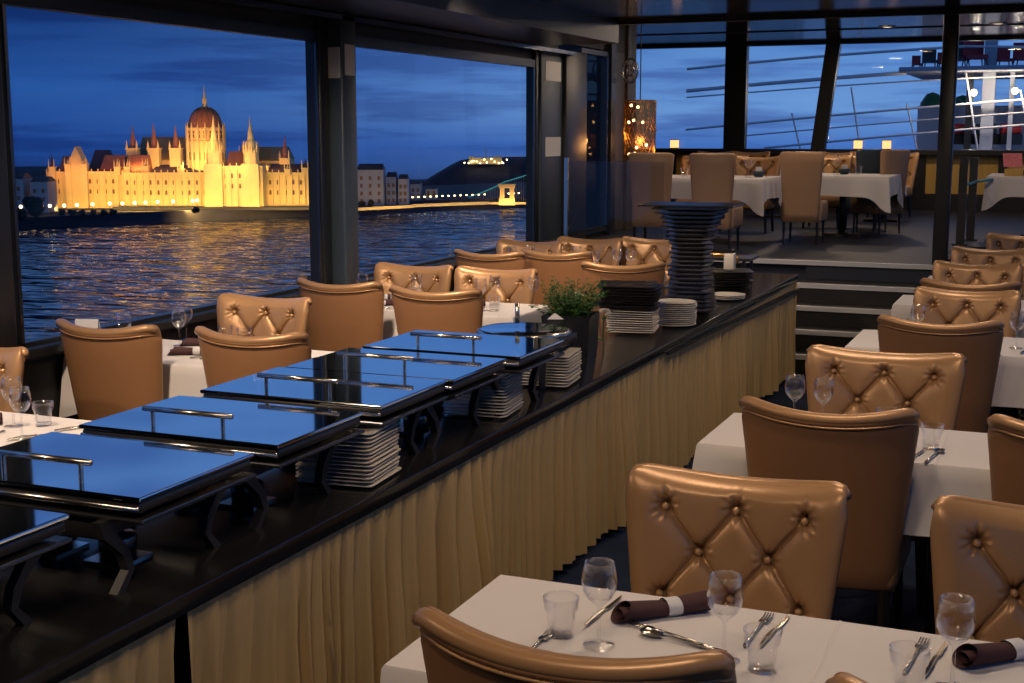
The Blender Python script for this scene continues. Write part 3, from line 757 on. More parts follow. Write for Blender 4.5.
# black stacks to the right of the tower
zz_ = stack(bp, -2.10, 8.85, 9, .0135, 'black square plate, %s from the bottom of the stack under the white cup', 'black plates right of the tower', first=False, seed=10, rj=.25, jit=.02, rz=.3, scales=[.9]*9)
t = empty('cutlery_cup', (-2.10, 8.90, zz_+.001), 0, 'white square cup of black-tipped stirrers standing on black plates', 'cup')
MB().box(-.035, .035, -.035, .035, 0, .11, .006).build('cup', M['plate_white'], t, auto=40)
for k in range(7): MB().tube([(-.02+.007*k, .01*math.sin(k*2), .105), (-.03+.011*k, .02*math.sin(k*2), .135)], [.003, .007], 6).build('stirrer', M['black_satin'], t)
t = empty('serving_tray', (-2.30, 9.45, CZ+.0), .0, 'black raised tray with a bent brass handle near the stairs', 'tray')
MB().box(-.2, .25, -.16, .16, .14, .16, .005).build('tray', M['black_gloss'], t)
MB().tube([(-.20, -.16, .185), (.12, -.16, .185), (.155, -.16, .17), (.17, -.16, .12)], .010, 8).build('handle', M['gold'], t, smooth=True)
for sx in (-.17, .2):
    for sy in (-.12, .12): MB().tube([(sx, sy, 0), (sx, sy, .14)], .012, 8).build('leg', M['black_satin'], t)
# planter with herbs
t = empty('potted_herb', (-2.14, 5.86, CZ), .12, 'bushy green herb in a square black planter on the buffet', 'potted plant')
pm = MB(); h = .115
for (a, b, z0, z1_) in ((-1, -1, 0, .2),): pass
pm.add([(-h*.92, -h*.92, 0), (h*.92, -h*.92, 0), (h*.92, h*.92, 0), (-h*.92, h*.92, 0), (-h, -h, .2), (h, -h, .2), (h, h, .2), (-h, h, .2), (-h*.9, -h*.9, .2), (h*.9, -h*.9, .2), (h*.9, h*.9, .2), (-h*.9, h*.9, .2), (-h*.88, -h*.88, .17), (h*.88, -h*.88, .17), (h*.88, h*.88, .17), (-h*.88, h*.88, .17)],
       [(0, 3, 2, 1), (0, 1, 5, 4), (1, 2, 6, 5), (2, 3, 7, 6), (3, 0, 4, 7), (4, 5, 9, 8), (5, 6, 10, 9), (6, 7, 11, 10), (7, 4, 8, 11), (8, 9, 13, 12), (9, 10, 14, 13), (10, 11, 15, 14), (11, 8, 12, 15), (12, 13, 14, 15)])
pm.build('planter', M['blackpot'], t)
rnd = random.Random(4); lm = MB(); sm = MB()
for k in range(130):
    a = rnd.uniform(0, 2*PI); r0 = rnd.uniform(0, .09); lean = rnd.uniform(.0, .12); hh = rnd.uniform(.05, .19)
    p0 = Vector((r0*math.cos(a), r0*math.sin(a), .17)); p1 = p0+Vector((lean*math.cos(a), lean*math.sin(a), hh))
    pts = [p0.lerp(p1, q)+Vector((0, 0, .02*math.sin(q*PI))) for q in (0, .35, .7, 1)]
    sm.tube(pts, .0014, 4)
    for q in range(7):
        c = p0.lerp(p1, .3+.7*q/6); an = rnd.uniform(0, 2*PI); L_ = rnd.uniform(.016, .030); wv = L_*.4
        d = Vector((math.cos(an), math.sin(an), rnd.uniform(-.2, .7))).normalized(); s_ = d.cross(Vector((0, 0, 1))).normalized()
        nn = s_.cross(d)*.002
        lm.add([c, c+d*L_*.5+s_*wv, c+d*L_, c+d*L_*.5-s_*wv, c+d*L_*.5+nn*2], [(0, 1, 4), (1, 2, 4), (2, 3, 4), (3, 0, 4)])
tag(lm.build('foliage', M['leaf'], t), kind='stuff'); tag(sm.build('stems', M['leaf'], t), kind='stuff')
for k, (x, y, z, lb) in enumerate(((-2.20, 6.12, 1.05, 'white blossom cluster above the back of the planter'), (-2.03, 6.02, .99, 'white blossom cluster low behind the planter'))):
    t = empty('flower_cluster', (x, y, CZ), 0, lb, 'flower', 'white blossoms behind the planter')
    MB().tube([(0, 0, .0), (0, 0, z-CZ-.02)], .003, 6).build('stem', M['leaf'], t)
    fm = MB()
    for q in range(46):
        a, b = rnd.uniform(0, 2*PI), rnd.uniform(.1, 1); c = Vector((.035*b*math.cos(a), .035*b*math.sin(a), z-CZ+.028*math.sqrt(1-b*b*.99)-.014+rnd.uniform(-.012, .006)))
        for w5 in range(4):
            an = w5*PI/2+a; d = Vector((math.cos(an), math.sin(an), .3))*.010; e = Vector((-math.sin(an), math.cos(an), 0))*.005
            fm.add([c, c+d*.6+e, c+d, c+d*.6-e], [(0, 1, 2, 3)])
    tag(fm.build('blossom', M['petal'], t), kind='stuff')
    lf = MB()
    for q in range(9):
        an = q*2.4; d = Vector((math.cos(an), math.sin(an), .2)); c = Vector((0, 0, .03+.02*q)); e = Vector((-math.sin(an), math.cos(an), 0))
        lf.add([c, c+d*.035+e*.012, c+d*.075, c+d*.035-e*.012], [(0, 1, 2, 3)])
    tag(lf.build('leaves', M['leaf'], t), kind='stuff')
t = empty('folded_paper', (-1.99, 5.25, CZ+.262), .3, 'crumpled white paper napkin on the round serving dish', 'paper'); t.scale = (.8, .8, .5)
t2 = MB().add([(-.04, -.03, .0), (.05, -.02, .0), (.03, .04, .0), (-.03, .03, 0), (.0, .0, .05)], [(0, 1, 4), (1, 2, 4), (2, 3, 4), (3, 0, 4), (0, 3, 2, 1)]).build('sheet', M['paper'], t)

# ================================================================= RAISED DECK
def plain_chair(shell, tufted=False):
    t = empty('parsons_chair'); mb = MB()
    rings = []
    for k in range(9):
        v = k/8; hw = .20+.055*v**1.3; y = -.20-.07*v; z = .22+.66*v
        ring = []
        for j in range(20):
            a = 2*PI*j/20; cx = math.copysign(abs(math.cos(a))**.35, math.cos(a)); cy = math.copysign(abs(math.sin(a))**.35, math.sin(a))
            ring.append((hw*cx, y+.04*cy+.03*v*cx*cx, z+(.012*v*cx*cx)))
        rings.append(ring)
    last = rings[-1]; c = sum((Vector(p) for p in last), Vector())/20
    rings.append([tuple(Vector(p).lerp(c, .15)+Vector((0, 0, .018))) for p in last]); rings.append([tuple(Vector(p).lerp(c, .9)+Vector((0, 0, .022))) for p in last])
    MB().loft(rings, True, True).build('backrest', M[shell], t, smooth=True)
    MB().box(-.235, .235, -.19, .24, .22, .42, .03).build('seat', M[shell], t, auto=50)
    for sx in (-1, 1):
        for y0 in (-.19, .19): MB().tube([(sx*.19, y0, .23), (sx*.19, y0*1.05, 0)], [.018, .011], 6).build('leg', M['leg'], t)
    if tufted:
        for bx, bz in ((-.12, .78), (0, .78), (.12, .78), (-.06, .68), (.06, .68), (-.12, .58), (0, .58), (.12, .58)):
            MB().ball(bx, -.215-.07*(bz-.22)/.66+.0, bz, .014, 8).build('button', M['leather_back'], t, smooth=True)
    return t
pc = plain_chair('leather_pale'); pt = proto; pdk = plain_chair('leather_dark')
GU = 'high-backed chairs on the raised deck'; us_ = set()
def pl(src, x, y, rz, label, s=1.0):
    c = src if src.name not in us_ and src is not proto else copy_tree(src); us_.add(src.name)
    c.location = (x, y, ZU); c.rotation_euler = (0, 0, rz); c.scale = (s*.92, s*.92, .87) if src is proto else (s*.86, s*.9, 1); tag(c, label, 'chair', GU)
pl(pc, -2.42, 13.38, 0, 'large tan high-backed chair seen from behind before the middle raised-deck table', 1.0)
pl(pc, -3.00, 12.15, 0, 'tan high-backed chair seen through the glass screen, right one')
pl(pc, -3.58, 12.15, 0, 'tan high-backed chair seen through the glass screen, left one')
pl(pt, -3.22, 14.60, PI, 'tufted tan chair facing the camera behind the left raised-deck table, right one')
pl(pt, -3.78, 14.45, PI, 'tufted tan chair facing the camera behind the left raised-deck table, left one')
pl(pdk, -2.08, 15.3, .5, 'dark slate chair at the right end of the middle raised-deck table')
pl(pc, -1.92, 15.0, 1.0, 'tan high-backed chair turned aside at the right end of the middle raised-deck table')
pl(pt, -3.35, 18.3, PI, 'tufted tan chair by the bow windows, leftmost of the far four')
pl(pt, -2.95, 18.35, PI, 'tufted tan chair by the bow windows, second of the far four')
pl(pt, -2.52, 18.35, PI, 'tufted tan chair by the bow windows, third of the far four')
pl(pt, -2.15, 17.9, PI-.15, 'tufted tan chair before the wooden panelling, rightmost of the far four', 1.1)
pl(pc, -.17, 13.95, 0, 'tan high-backed chair cut by the right edge')
pl(pt, -4.6, 18.2, PI, 'tufted tan chair far left under the bow windows')
pl(pt, -4.1, 18.2, PI, 'tufted tan chair under the bow mullion')
pl(pt, -2.6, 15.6, PI, 'tufted tan chair facing the camera behind the middle raised-deck table, left one')
pl(pt, -2.2, 15.7, PI, 'tufted tan chair facing the camera behind the middle raised-deck table, right one')
for i, (x0, x1, y0, y1, nm) in enumerate(((-3.95, -2.72, 12.75, 13.75, 'left table of the raised deck'), (-2.72, -1.68, 13.9, 14.9, 'middle table of the raised deck'),
                                          (-2.35, -1.90, 16.6, 17.3, 'farthest raised-deck table by the wood panelling'), (-.78, .3, 14.5, 15.6, 'right table of the raised deck'), (-4.6, -2.6, 16.9, 17.6, 'long raised-deck table below the bow windows'))):
    make_table(x0, x1, y0, y1, z=1.395, zf=ZU, label='pedestal table under the '+nm)
    make_cloth(x0, x1, y0, y1, 1.40, .20, 'white cloth with hanging corners on the '+nm, corner=.16, seed=20+i)
put('wine', -3.1, 13.1, 'on the left table of the raised deck, left', z=1.4015)
put('wine', -2.95, 13.2, 'on the left table of the raised deck, right', z=1.4015)
put('tumbler', -3.55, 13.0, 'on the left table of the raised deck behind the glass screen', z=1.4015)
put('wine', -2.3, 14.5, 'on the middle table of the raised deck', z=1.4015)
put('tumbler', -2.05, 14.4, 'on the middle table of the raised deck', z=1.4015)
for x, y, lb in ((-2.22, 14.55, 'small dark blue bowl of sachets on the middle raised-deck table'), (-2.88, 13.35, 'small dark blue bowl of sachets on the left raised-deck table'), (-.42, 15.0, 'small dark bowl on the right raised-deck table')):
    t = empty('sachet_bowl', (x, y, 1.4015), 0, lb, 'bowl', 'dark bowls on the raised-deck tables')
    MB().lathe([(.001, 0), (.04, 0), (.06, .03), (.065, .06), (.06, .058), (.05, .02), (.001, .012)], 18).build('bowl', M['leather_dark'], t, smooth=True)
    MB().box(-.03, .03, -.008, .008, .02, .10).build('sachet', M['paper'], t, rz=.5)
# pink menu card
t = empty('menu_stand', (-.50, 14.7, 1.4015), 0, 'pink menu card on a small wooden stand on the right raised-deck table', 'menu')
MB().box(-.12, .06, -.04, .04, 0, .07).build('stand', M['wood'], t)
MB().add([(-.13, .0, .09), (.05, .0, .09), (.04, .05, .23), (-.15, .05, .23), (-.13, .006, .09), (.05, .006, .09), (.04, .056, .23), (-.15, .056, .23)],
         [(0, 1, 2, 3), (7, 6, 5, 4), (0, 4, 5, 1), (3, 2, 6, 7), (0, 3, 7, 4), (1, 5, 6, 2)]).build('card', M['pinkcard'], t)
# glass screen on the raised deck edge
t = empty('glass_screen', (-4.36, 11.75, ZU), 0, 'clear glass balustrade screen at the left edge of the raised deck', 'screen')
MB().box(.05, .96, -.006, .006, .02, .83).build('glass_panel', M['rail_glass'], t)
MB().box(0, .035, -.02, .02, 0, .86).build('post', M['steel'], t)
MB().box(.05, .96, -.015, .015, 0, .03).build('floor_channel', M['dark_steel'], t)
# gate posts with rope
for k, (x, y, h) in enumerate(((-.955, 13.75, .86), (-.90, 14.35, .84))):
    t = empty('barrier_post', (x, y, ZU), 0, 'slim steel barrier post beside the black column, '+('left' if k == 0 else 'right')+' one', 'barrier post', 'barrier posts on the raised deck')
    MB().box(-.04, .04, -.015, .015, .015, h, .005).build('upright', M['dark_steel'], t)
    MB().box(-.07, .07, -.06, .06, 0, .015).build('foot_plate', M['dark_steel'], t)
tag(MB().tube([(-.93, 13.78, ZU+.60), (-.91, 14.05, ZU+.585), (-.87, 14.33, ZU+.60)], .014, 8).tube([(-.90, 14.37, ZU+.60), (-.8, 14.42, ZU+.61), (-.72, 14.48, ZU+.62)], .014, 8).build('barrier_rope', M['teal'], None, smooth=True), 'pale teal rope strung between the two steel posts', 'rope')
# amber lantern column by the bow end of the left wall
t = empty('pendant_lamp', (-4.30, 13.9, 1.55), 0, 'tall amber glass mesh lamp with glowing bulbs beside the dark pillar', 'lamp')
MB().lathe([(.17, 0), (.175, .62)], 32).build('shade', M['amber_glass'], t, smooth=True)
lat = MB()
for k in range(22):
    a = k*2*PI/22; lat.tube([(.177*math.cos(a), .177*math.sin(a), 0), (.177*math.cos(a+.9), .177*math.sin(a+.9), .31), (.177*math.cos(a), .177*math.sin(a), .62)], .003, 4)
lat.build('mesh', M['gold'], t)
for k, (bx, by, bz) in enumerate(((-.10, -.06, .06), (-.02, -.1, .07), (.10, -.08, .16), (-.05, .05, .13), (-.12, -.02, .40), (-.04, -.1, .42), (.05, -.06, .40), (-.1, 0, .58), (0, -.08, .56))):
    MB().ball(bx, by, bz, .016, 8).build('bulb', M['bulb'], t, smooth=True)
MB().tube([(0, 0, .62), (0, 0, 1.58)], .006, 6).build('cord', M['black_satin'], t)
MB().lathe([(.001, .62), (.172, .62), (.172, .635), (.001, .64)], 24).build('cap', M['gold'], t)
pll = bpy.data.lights.new('lamp_glow', 'POINT'); pll.energy = 8; pll.color = (1, .6, .28); pll.shadow_soft_size = .05
plo = bpy.data.objects.new('lamp_glow', pll); plo.location = (-4.30, 13.88, 1.75); col.objects.link(plo)
# round ornate wheel on the pillar
t = empty('ships_wheel', (-4.45, 14.0, 2.50), 0, 'round chrome wheel ornament hanging above the amber lamp', 'ornament')
rg = MB(); 
for R_, r_ in ((.115, .012), (.05, .008)): rg.tube([(R_*.75*math.cos(a), 0, R_*1.1*math.sin(a)) for a in [2*PI*k/28 for k in range(29)]], r_, 8, False)
rg.build('rim', M['steel'], t, smooth=True)
for k in range(6):
    a = k*PI/3; MB().tube([(0, 0, 0), (.085*math.cos(a), 0, .125*math.sin(a))], .006, 6).build('spoke', M['steel'], t)
MB().tube([(0, .0, .12), (0, 0, .63)], .005, 6).build('hanger', M['steel'], t)
# added glowing boxes standing in for lamp reflections in the bow glass
for x, y, z, lb in ((-5.55, YF-.08, 1.60, 'small amber glow standing in for a reflected lamp left of the first mullion'), (-2.83, YF-.08, 1.60, 'small square glow standing in for a reflected lamp, left of the pair'), (-2.43, YF-.08, 1.60, 'small square glow standing in for a reflected lamp, right of the pair')):
    t = empty('reflected_lamp_glow', (x, y, z), 0, lb, 'reflected glow', 'glows standing in for lamp reflections at the bow windows')
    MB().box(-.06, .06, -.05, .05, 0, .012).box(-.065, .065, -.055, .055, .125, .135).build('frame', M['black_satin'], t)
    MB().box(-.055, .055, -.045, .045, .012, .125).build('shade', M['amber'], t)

# ================================================================= OUTSIDE: river, far bank
WZ = -30.0
def water_mat():
    m_ = bpy.data.materials.new('river_water'); m_.use_nodes = True; n = m_.node_tree.nodes; L = m_.node_tree.links; b = n['Principled BSDF']
    b.inputs['Base Color'].default_value = (.006, .016, .045, 1); b.inputs['Roughness'].default_value = .03; b.inputs['IOR'].default_value = 1.33
    b.inputs['Specular IOR Level'].default_value = 1.0
    t = n.new('ShaderNodeTexCoord'); mp_ = n.new('ShaderNodeMapping'); mp_.inputs['Rotation'].default_value = (0, 0, -YAW-.2); mp_.inputs['Scale'].default_value = (.045, .12, 1)
    L.new(t.outputs['Object'], mp_.inputs[0])
    a = n.new('ShaderNodeTexNoise'); a.inputs['Scale'].default_value = 1.0; a.inputs['Detail'].default_value = 2.5; a.inputs['Roughness'].default_value = .62; L.new(mp_.outputs[0], a.inputs[0])
    bp_ = n.new('ShaderNodeBump'); bp_.inputs['Strength'].default_value = 1.0; bp_.inputs['Distance'].default_value = 3.2
    L.new(a.outputs[0], bp_.inputs['Height']); L.new(bp_.outputs[0], b.inputs['Normal'])
    return m_
M['water'] = water_mat()
M['stone_quay'] = mat('dark_quay_stone', (.03, .032, .045), .9, noise=(.2, .3))
M['ground'] = mat('far_bank_ground', (.02, .02, .025), .9)
M['facade'] = mat('pale_limestone', (.66, .52, .23), .8, noise=(.25, .15))
M['facade_dark'] = mat('window_recess', (.16, .09, .04), .7)
M['roof_red'] = mat('red_brown_roof', (.26, .10, .05), .7, noise=(.5, .3))
M['roof_green'] = mat('olive_roof', (.19, .15, .05), .7, noise=(.5, .2))
M['roof_dark'] = mat('dark_slate_roof', (.03, .02, .03), .7)
M['tree_far'] = mat('dark_far_trees', (.012, .02, .014), .9, noise=(.4, .5))
M['hill'] = mat('dark_wooded_hill', (.018, .026, .04), .95, noise=(.05, .5))
M['city'] = mat('grey_city_wall', (.30, .32, .36), .8, noise=(.2, .15))
tag(MB().add([(-900, -700, 0), (900, -900, 0), (1500, 1000, 0), (-120, 800, 0), (-222.4+22, 542.9, 0), (-322.5, 343, 0), (-720, -440, 0)], [(0, 1, 2, 3, 4, 5, 6)]).build('river_water', M['water'], None, loc=(0, 0, WZ)), 'dark blue rippled river reflecting the golden lights', 'river', kind='stuff')
# bank along the line S0-S1
S0 = Vector((-322.5, 343.0)); S1 = Vector((-222.4, 542.9)); sd = (S1-S0).normalized(); sn = Vector((-sd.y, sd.x))
def S(a, b): return S0+sd*a+sn*b
bank = MB().prism([tuple(S(-500, 0)), tuple(S(420, 0)), tuple(S(420, 130)), tuple(S(-500, 130))], -32, -26.6)
struct('trim_40', bank, M['ground'])
qw = MB().prism([tuple(S(-500, -1.5)), tuple(S(420, -1.5)), tuple(S(420, 0)), tuple(S(-500, 0))], -31, -26.2)
struct('trim_41', qw, M['stone_quay'])
KPX = F_PX/500.0
par = empty('parliament_building', (-308.7, 414.9, -26.5), YAW, 'floodlit golden gothic palace with a central dome across the river', 'building')
def fx(px): return (px-180)/KPX
def fz(py): return (207-py)/KPX
def pbox(name, px0, px1, pt, y0, y1, m_='facade', pb=207): return MB().box(fx(px0), fx(px1), y0, y1, fz(pb)-.2, fz(pt)).build(name, M[m_], par)
def spire(name, px, ptop, pbase, r, m_='facade', y=2, seg=8):
    zt, zb = fz(ptop), fz(pbase); H = zt-zb
    return MB().lathe([(r, 0), (r, .02), (r*.62, H*.12), (r*.55, H*.3), (r*.22, H*.65), (.03, H)], seg, fx(px), y, zb).build(name, M[m_], par)
def tower(px, hw, ptop, pbase, ps, m_='roof_red', y=2, body='facade'):
    MB().box(fx(px)-hw, fx(px)+hw, y-hw, y+hw, fz(pbase), fz(ptop)).box(fx(px)-hw*1.15, fx(px)+hw*1.15, y-hw*1.15, y+hw*1.15, fz(ptop)-.5, fz(ptop)).build('turret', M[body], par)
    for sx in (-1, 1): MB().lathe([(hw*.2, 0), (hw*.2, 1.0), (.02, 3.0)], 6, fx(px)+sx*hw*.9, y-hw*.9, fz(ptop)).build('pinnacle', M[body], par)
    spire('spire', px, ps, ptop, hw*.95, m_, y)
def hip(px0, px1, pe, pr, y0, y1, m_, ins=.25, name='roof'):
    a, b = fx(px0), fx(px1); w_ = (b-a)*ins; ym = (y0+y1)/2; e, r = fz(pe), fz(pr)
    MB().add([(a, y0, e), (b, y0, e), (b, y1, e), (a, y1, e), (a+w_, ym-1, r), (b-w_, ym-1, r), (b-w_, ym+1, r), (a+w_, ym+1, r)],
             [(0, 1, 5, 4), (1, 2, 6, 5), (2, 3, 7, 6), (3, 0, 4, 7), (4, 5, 6, 7), (0, 3, 2, 1)]).build(name, M[m_], par)
pbox('wing', 50, 127, 171, 0, 22); pbox('wing', 127, 212, 172, -2, 22); pbox('central_block', 211, 268, 165, -7, 22); pbox('wing', 268, 318, 172, 0, 22)
pbox('terrace', 122, 320, 204.5, -11, -7.2, 'stone_quay')
for a, b, p, yy in ((50, 127, 171, 0), (127, 212, 172, -2), (211, 268, 165, -7), (268, 318, 172, 0)):
    MB().box(fx(a)-.2, fx(b)+.2, yy-.6, yy-.01, fz(p)-.7, fz(p)+.1).box(fx(a), fx(b), yy-.35, yy-.01, fz(p)-6.0, fz(p)-5.6).build('cornice', M['facade'], par)
    pin = MB(); n = int((fx(b)-fx(a))/2.4)
    for k in range(n+1): pin.box(fx(a)+k*2.4-.16, fx(a)+k*2.4+.16, yy-.45, yy-.1, fz(p), fz(p)+1.1)
    pin.build('parapet', M['facade'], par)
    pw = MB()
    for k in range(n+1): pw.box(fx(a)+k*2.4-.22, fx(a)+k*2.4+.22, yy-.55, yy-.02, 0, fz(p)-.6)
    pw.build('pilasters', M['facade'], par)
# windows (each its own part, sharing one mesh)
wproto = MB().add([(-.42, 0, 0), (.42, 0, 0), (.42, 0, 1.5), (0, 0, 2.1), (-.42, 0, 1.5), (-.42, -.06, 0), (.42, -.06, 0), (.42, -.06, 1.5), (0, -.06, 2.1), (-.42, -.06, 1.5)],
                  [(5, 6, 7, 8, 9), (0, 4, 3, 2, 1), (0, 1, 6, 5), (1, 2, 7, 6), (2, 3, 8, 7), (3, 4, 9, 8), (4, 0, 5, 9)]).build('window', M['facade_dark'], par)
cnt = 0
for a, b, p, yy in ((50, 127, 171, 0), (127, 212, 172, -2), (211, 268, 165, -7), (268, 312, 172, 0)):
    n = int((fx(b)-fx(a))/2.9)
    for row, (dz, s_) in enumerate(((-4.4, .9), (-8.2, .9))):
        for k in range(n):
            cnt += 1
            if cnt > 96: break
            o = wproto if cnt == 1 else wproto.copy()
            if cnt > 1: col.objects.link(o)
            o.parent = par; o.location = (fx(a)+(k+.5)*2.9, yy-.02, fz(p)+dz); o.scale = (1, 1, s_)
# roofs behind the parapets
hip(58, 76, 171, 156, 3, 14, 'roof_red', .12); hip(100, 125, 170, 155, 3, 14, 'roof_red', .10); hip(84, 108, 171, 150, 8, 18, 'roof_dark', .2)
hip(126, 149, 171, 155, 2, 12, 'roof_red', .08); hip(150, 209, 172, 165, 3, 20, 'roof_dark', .05)
hip(228, 252, 165, 151, 0, 12, 'roof_red', .05); hip(268, 309, 172, 164, 3, 20, 'roof_dark', .05)
pbox('upper_hall', 131, 177, 160, 14, 30, pb=175); hip(129, 179, 160, 137, 13, 31, 'roof_green', .05)
pbox('upper_hall', 236, 284, 160, 14, 30, pb=175); hip(234, 284, 161, 147, 13, 31, 'roof_green', .05)
for px in (128.5, 150, 172): tower(px, 2.1, 148, 172, 122 + (0 if px == 150 else 3), 'roof_red', 11, 'facade')
tower(282, 1.9, 158, 172, 134, 'roof_red', 12); tower(307, 1.3, 167, 174, 158, 'roof_dark', 1); tower(238, 1.0, 153, 170, 142, 'roof_red', 13)
# gable on the left wing, turrets on the eaves
MB().add([(fx(72), -1.2, 0), (fx(88), -1.2, 0), (fx(88), -1.2, fz(163)), (fx(80), -1.2, fz(146)), (fx(72), -1.2, fz(163)), (fx(72), 5, 0), (fx(88), 5, 0), (fx(88), 5, fz(163)), (fx(80), 5, fz(146)), (fx(72), 5, fz(163))],
         [(0, 1, 2, 3, 4), (9, 8, 7, 6, 5), (1, 6, 7, 2), (2, 7, 8, 3), (3, 8, 9, 4), (4, 9, 5, 0)]).build('gable', M['facade'], par)
for px, pt_, ps in ((56, 166, 152), (121, 166, 158), (131, 166, 158), (149, 165, 158), (72, 163, 158), (88, 163, 158), (184, 168, 164), (290, 168, 164)):
    tower(px, 1.1, pt_, 207 if px < 100 else 174, ps, 'facade' if px > 60 else 'roof_dark', -.6)
# two tall river-front towers
for px, top in ((220.5, 115), (256.5, 116)):
    yy = -5.5
    MB().box(fx(px)-3.2, fx(px)+3.2, yy-3.2, yy+3.2, 0, fz(163)).build('tower_base', M['facade'], par)
    MB().lathe([(2.9, 0), (2.8, fz(150)-fz(163)), (2.3, fz(147)-fz(163)), (1.9, fz(141)-fz(163))], 8, fx(px), yy, fz(163)).build('tower_shaft', M['facade'], par)
    for k in range(8):
        a = k*PI/4+.3; MB().lathe([(.35, 0), (.35, 2.0), (.02, 4.4)], 5, fx(px)+2.7*math.cos(a), yy+2.7*math.sin(a), fz(152)).build('pinnacle', M['facade'], par)
    spire('spire', px, top, 142, 1.9, 'facade', yy)
# drum, dome and lantern
DX, DY = fx(202), 12
drum = MB().lathe([(6.8, fz(176)), (6.8, fz(142)), (7.1, fz(141)), (6.6, fz(140)), (6.6, fz(130)), (7.0, fz(129)), (6.9, fz(127.5))], 16, DX, DY, 0)
drum.build('drum', M['facade'], par)
for k in range(16):
    a = k*2*PI/16+.2; rr_ = 7.1
    MB().lathe([(.42, 0), (.42, fz(128)-fz(176)), (.3, fz(127)-fz(176)), (.03, fz(122)-fz(176))], 5, DX+rr_*math.cos(a), DY+rr_*math.sin(a), fz(176)).build('buttress', M['facade'], par)
dome_r = [(6.3*math.cos(t_)**.85+.0 if t_ < 1.5 else .7, (fz(107)-fz(128))*math.sin(t_)) for t_ in [i*PI/2/12 for i in range(12)]]+[(.9, fz(107)-fz(128))]
MB().lathe(dome_r, 32, DX, DY, fz(128)).build('dome', M['roof_red'], par, smooth=True)
ribs = MB()
for k in range(16):
    a = k*2*PI/16; ribs.tube([(DX+(r*1.01+.05)*math.cos(a), DY+(r*1.01+.05)*math.sin(a), fz(128)+z) for r, z in dome_r], .13, 4)
ribs.build('dome_ribs', M['gold'], par)
MB().lathe([(1.3, fz(108)), (1.3, fz(106)), (.8, fz(105)), (.9, fz(99)), (.5, fz(97)), (.25, fz(92)), (.03, fz(84))], 8, DX, DY, 0).build('lantern_spire', M['facade'], par)
for k in range(10):     # dark openings of the drum
    a = PI+k*PI/9.0; 
    for zz_, hh in ((fz(138), 1.3), (fz(133.5), .9), (fz(160), 3.0)):
        MB().box(-.5, .5, -.05, .05, 0, hh).build('drum_window', M['facade_dark'], par, loc=(DX+6.86*math.cos(a), DY+6.86*math.sin(a), zz_), rz=a+PI/2)
# floodlights washing the palace (stand on the quay and roofs, aimed at the stone)
def wash(px0, px1, y, z, tilt, power, sz=1.0, clr=(1, .56, .12)):
    o = area_light('floodlight', (fx((px0+px1)/2), y, z), fx(px1)-fx(px0), power, clr, rot=(math.radians(tilt), 0, 0), parent=par, sy=sz)
    o.data.spread = math.radians(150)
    return o
wash(50, 127, -20, .8, 70, 7400); wash(127, 212, -22, .8, 70, 9800); wash(205, 272, -30, .8, 72, 9600, clr=(1, .56, .17)); wash(270, 318, -20, .8, 70, 4800)
wash(185, 220, -3, fz(163), 75, 2300, clr=(1, .58, .18)); wash(130, 176, 1, fz(166), 78, 1700, clr=(1, .46, .12)); wash(255, 290, 1, fz(166), 78, 1200, clr=(1, .46, .12))
wash(56, 125, -9, fz(172), 95, 1500, clr=(1, .36, .09)); wash(126, 150, -9, fz(172), 95, 700, clr=(1, .36, .09)); wash(212, 268, -24, fz(160), 85, 3600, clr=(1, .66, .28))
wash(186, 218, -14, fz(140), 100, 3800, clr=(1, .42, .12)); wash(226, 254, -16, fz(166), 97, 900, clr=(1, .36, .09))
# lower houses and trees at the far left of the bank
def on_px(px, wd): # point at horizontal image column px and distance wd
    a = YAW - math.atan((px-512)/F_PX); return Vector((-math.sin(a)*wd, math.cos(a)*wd))/math.cos(math.atan((px-512)/F_PX))
def house(px0, px1, ptop, wd, m_, label, win=True, zb=-26.6, roof=None, group='grey buildings on the far bank'):
    p = on_px((px0+px1)/2, wd); k_ = F_PX/wd; hw = (px1-px0)/2/k_; h = EYE-(ptop-131.7)/k_-zb
    t = empty('city_building', (p.x, p.y, zb), YAW, label, 'building', group)
    MB().box(-hw, hw, 0, 10, 0, h).build('walls', M[m_], t)
    rf = h*.16
    MB().add([(-hw, -.3, h), (hw, -.3, h), (hw, 10.3, h), (-hw, 10.3, h), (-hw*.9, 4, h+rf), (hw*.9, 4, h+rf), (hw*.9, 6, h+rf), (-hw*.9, 6, h+rf)],
             [(0, 1, 5, 4), (1, 2, 6, 5), (2, 3, 7, 6), (3, 0, 4, 7), (4, 5, 6, 7)]).build('roof', M['roof_dark'], t)
    if win:
        nx = max(2, int(hw*2/3)); nz = max(2, int(h/3.2)); wm = MB().box(-.5, .5, -.05, 0, 0, 1.5).build('window', M['facade_dark'], t); first = True
        for i in range(nx):
            for j in range(nz):
                o = wm if first else wm.copy()
                if not first: col.objects.link(o)
                first = False; o.location = (-hw+(i+.5)*2*hw/nx, 0, 1.0+(j)*(h-2)/nz)
    return t
house(6, 26, 178, 475, 'city', 'dim grey apartment block at the far left of the far bank')
house(33, 50, 181, 475, 'city', 'dim block half hidden by trees left of the golden palace')
house(358, 384, 169, 520, 'city', 'pale four-storey building just right of the window pillar')
house(387, 396.5, 176, 525, 'city', 'narrow pale building second from the window pillar')
house(399, 408, 178, 525, 'city', 'small pale house third from the window pillar')
house(411, 421, 183, 565, 'city', 'low dim house at the foot of the wooded hill')
house(426, 437, 188, 565, 'city', 'lowest dim house along the foot of the hill')
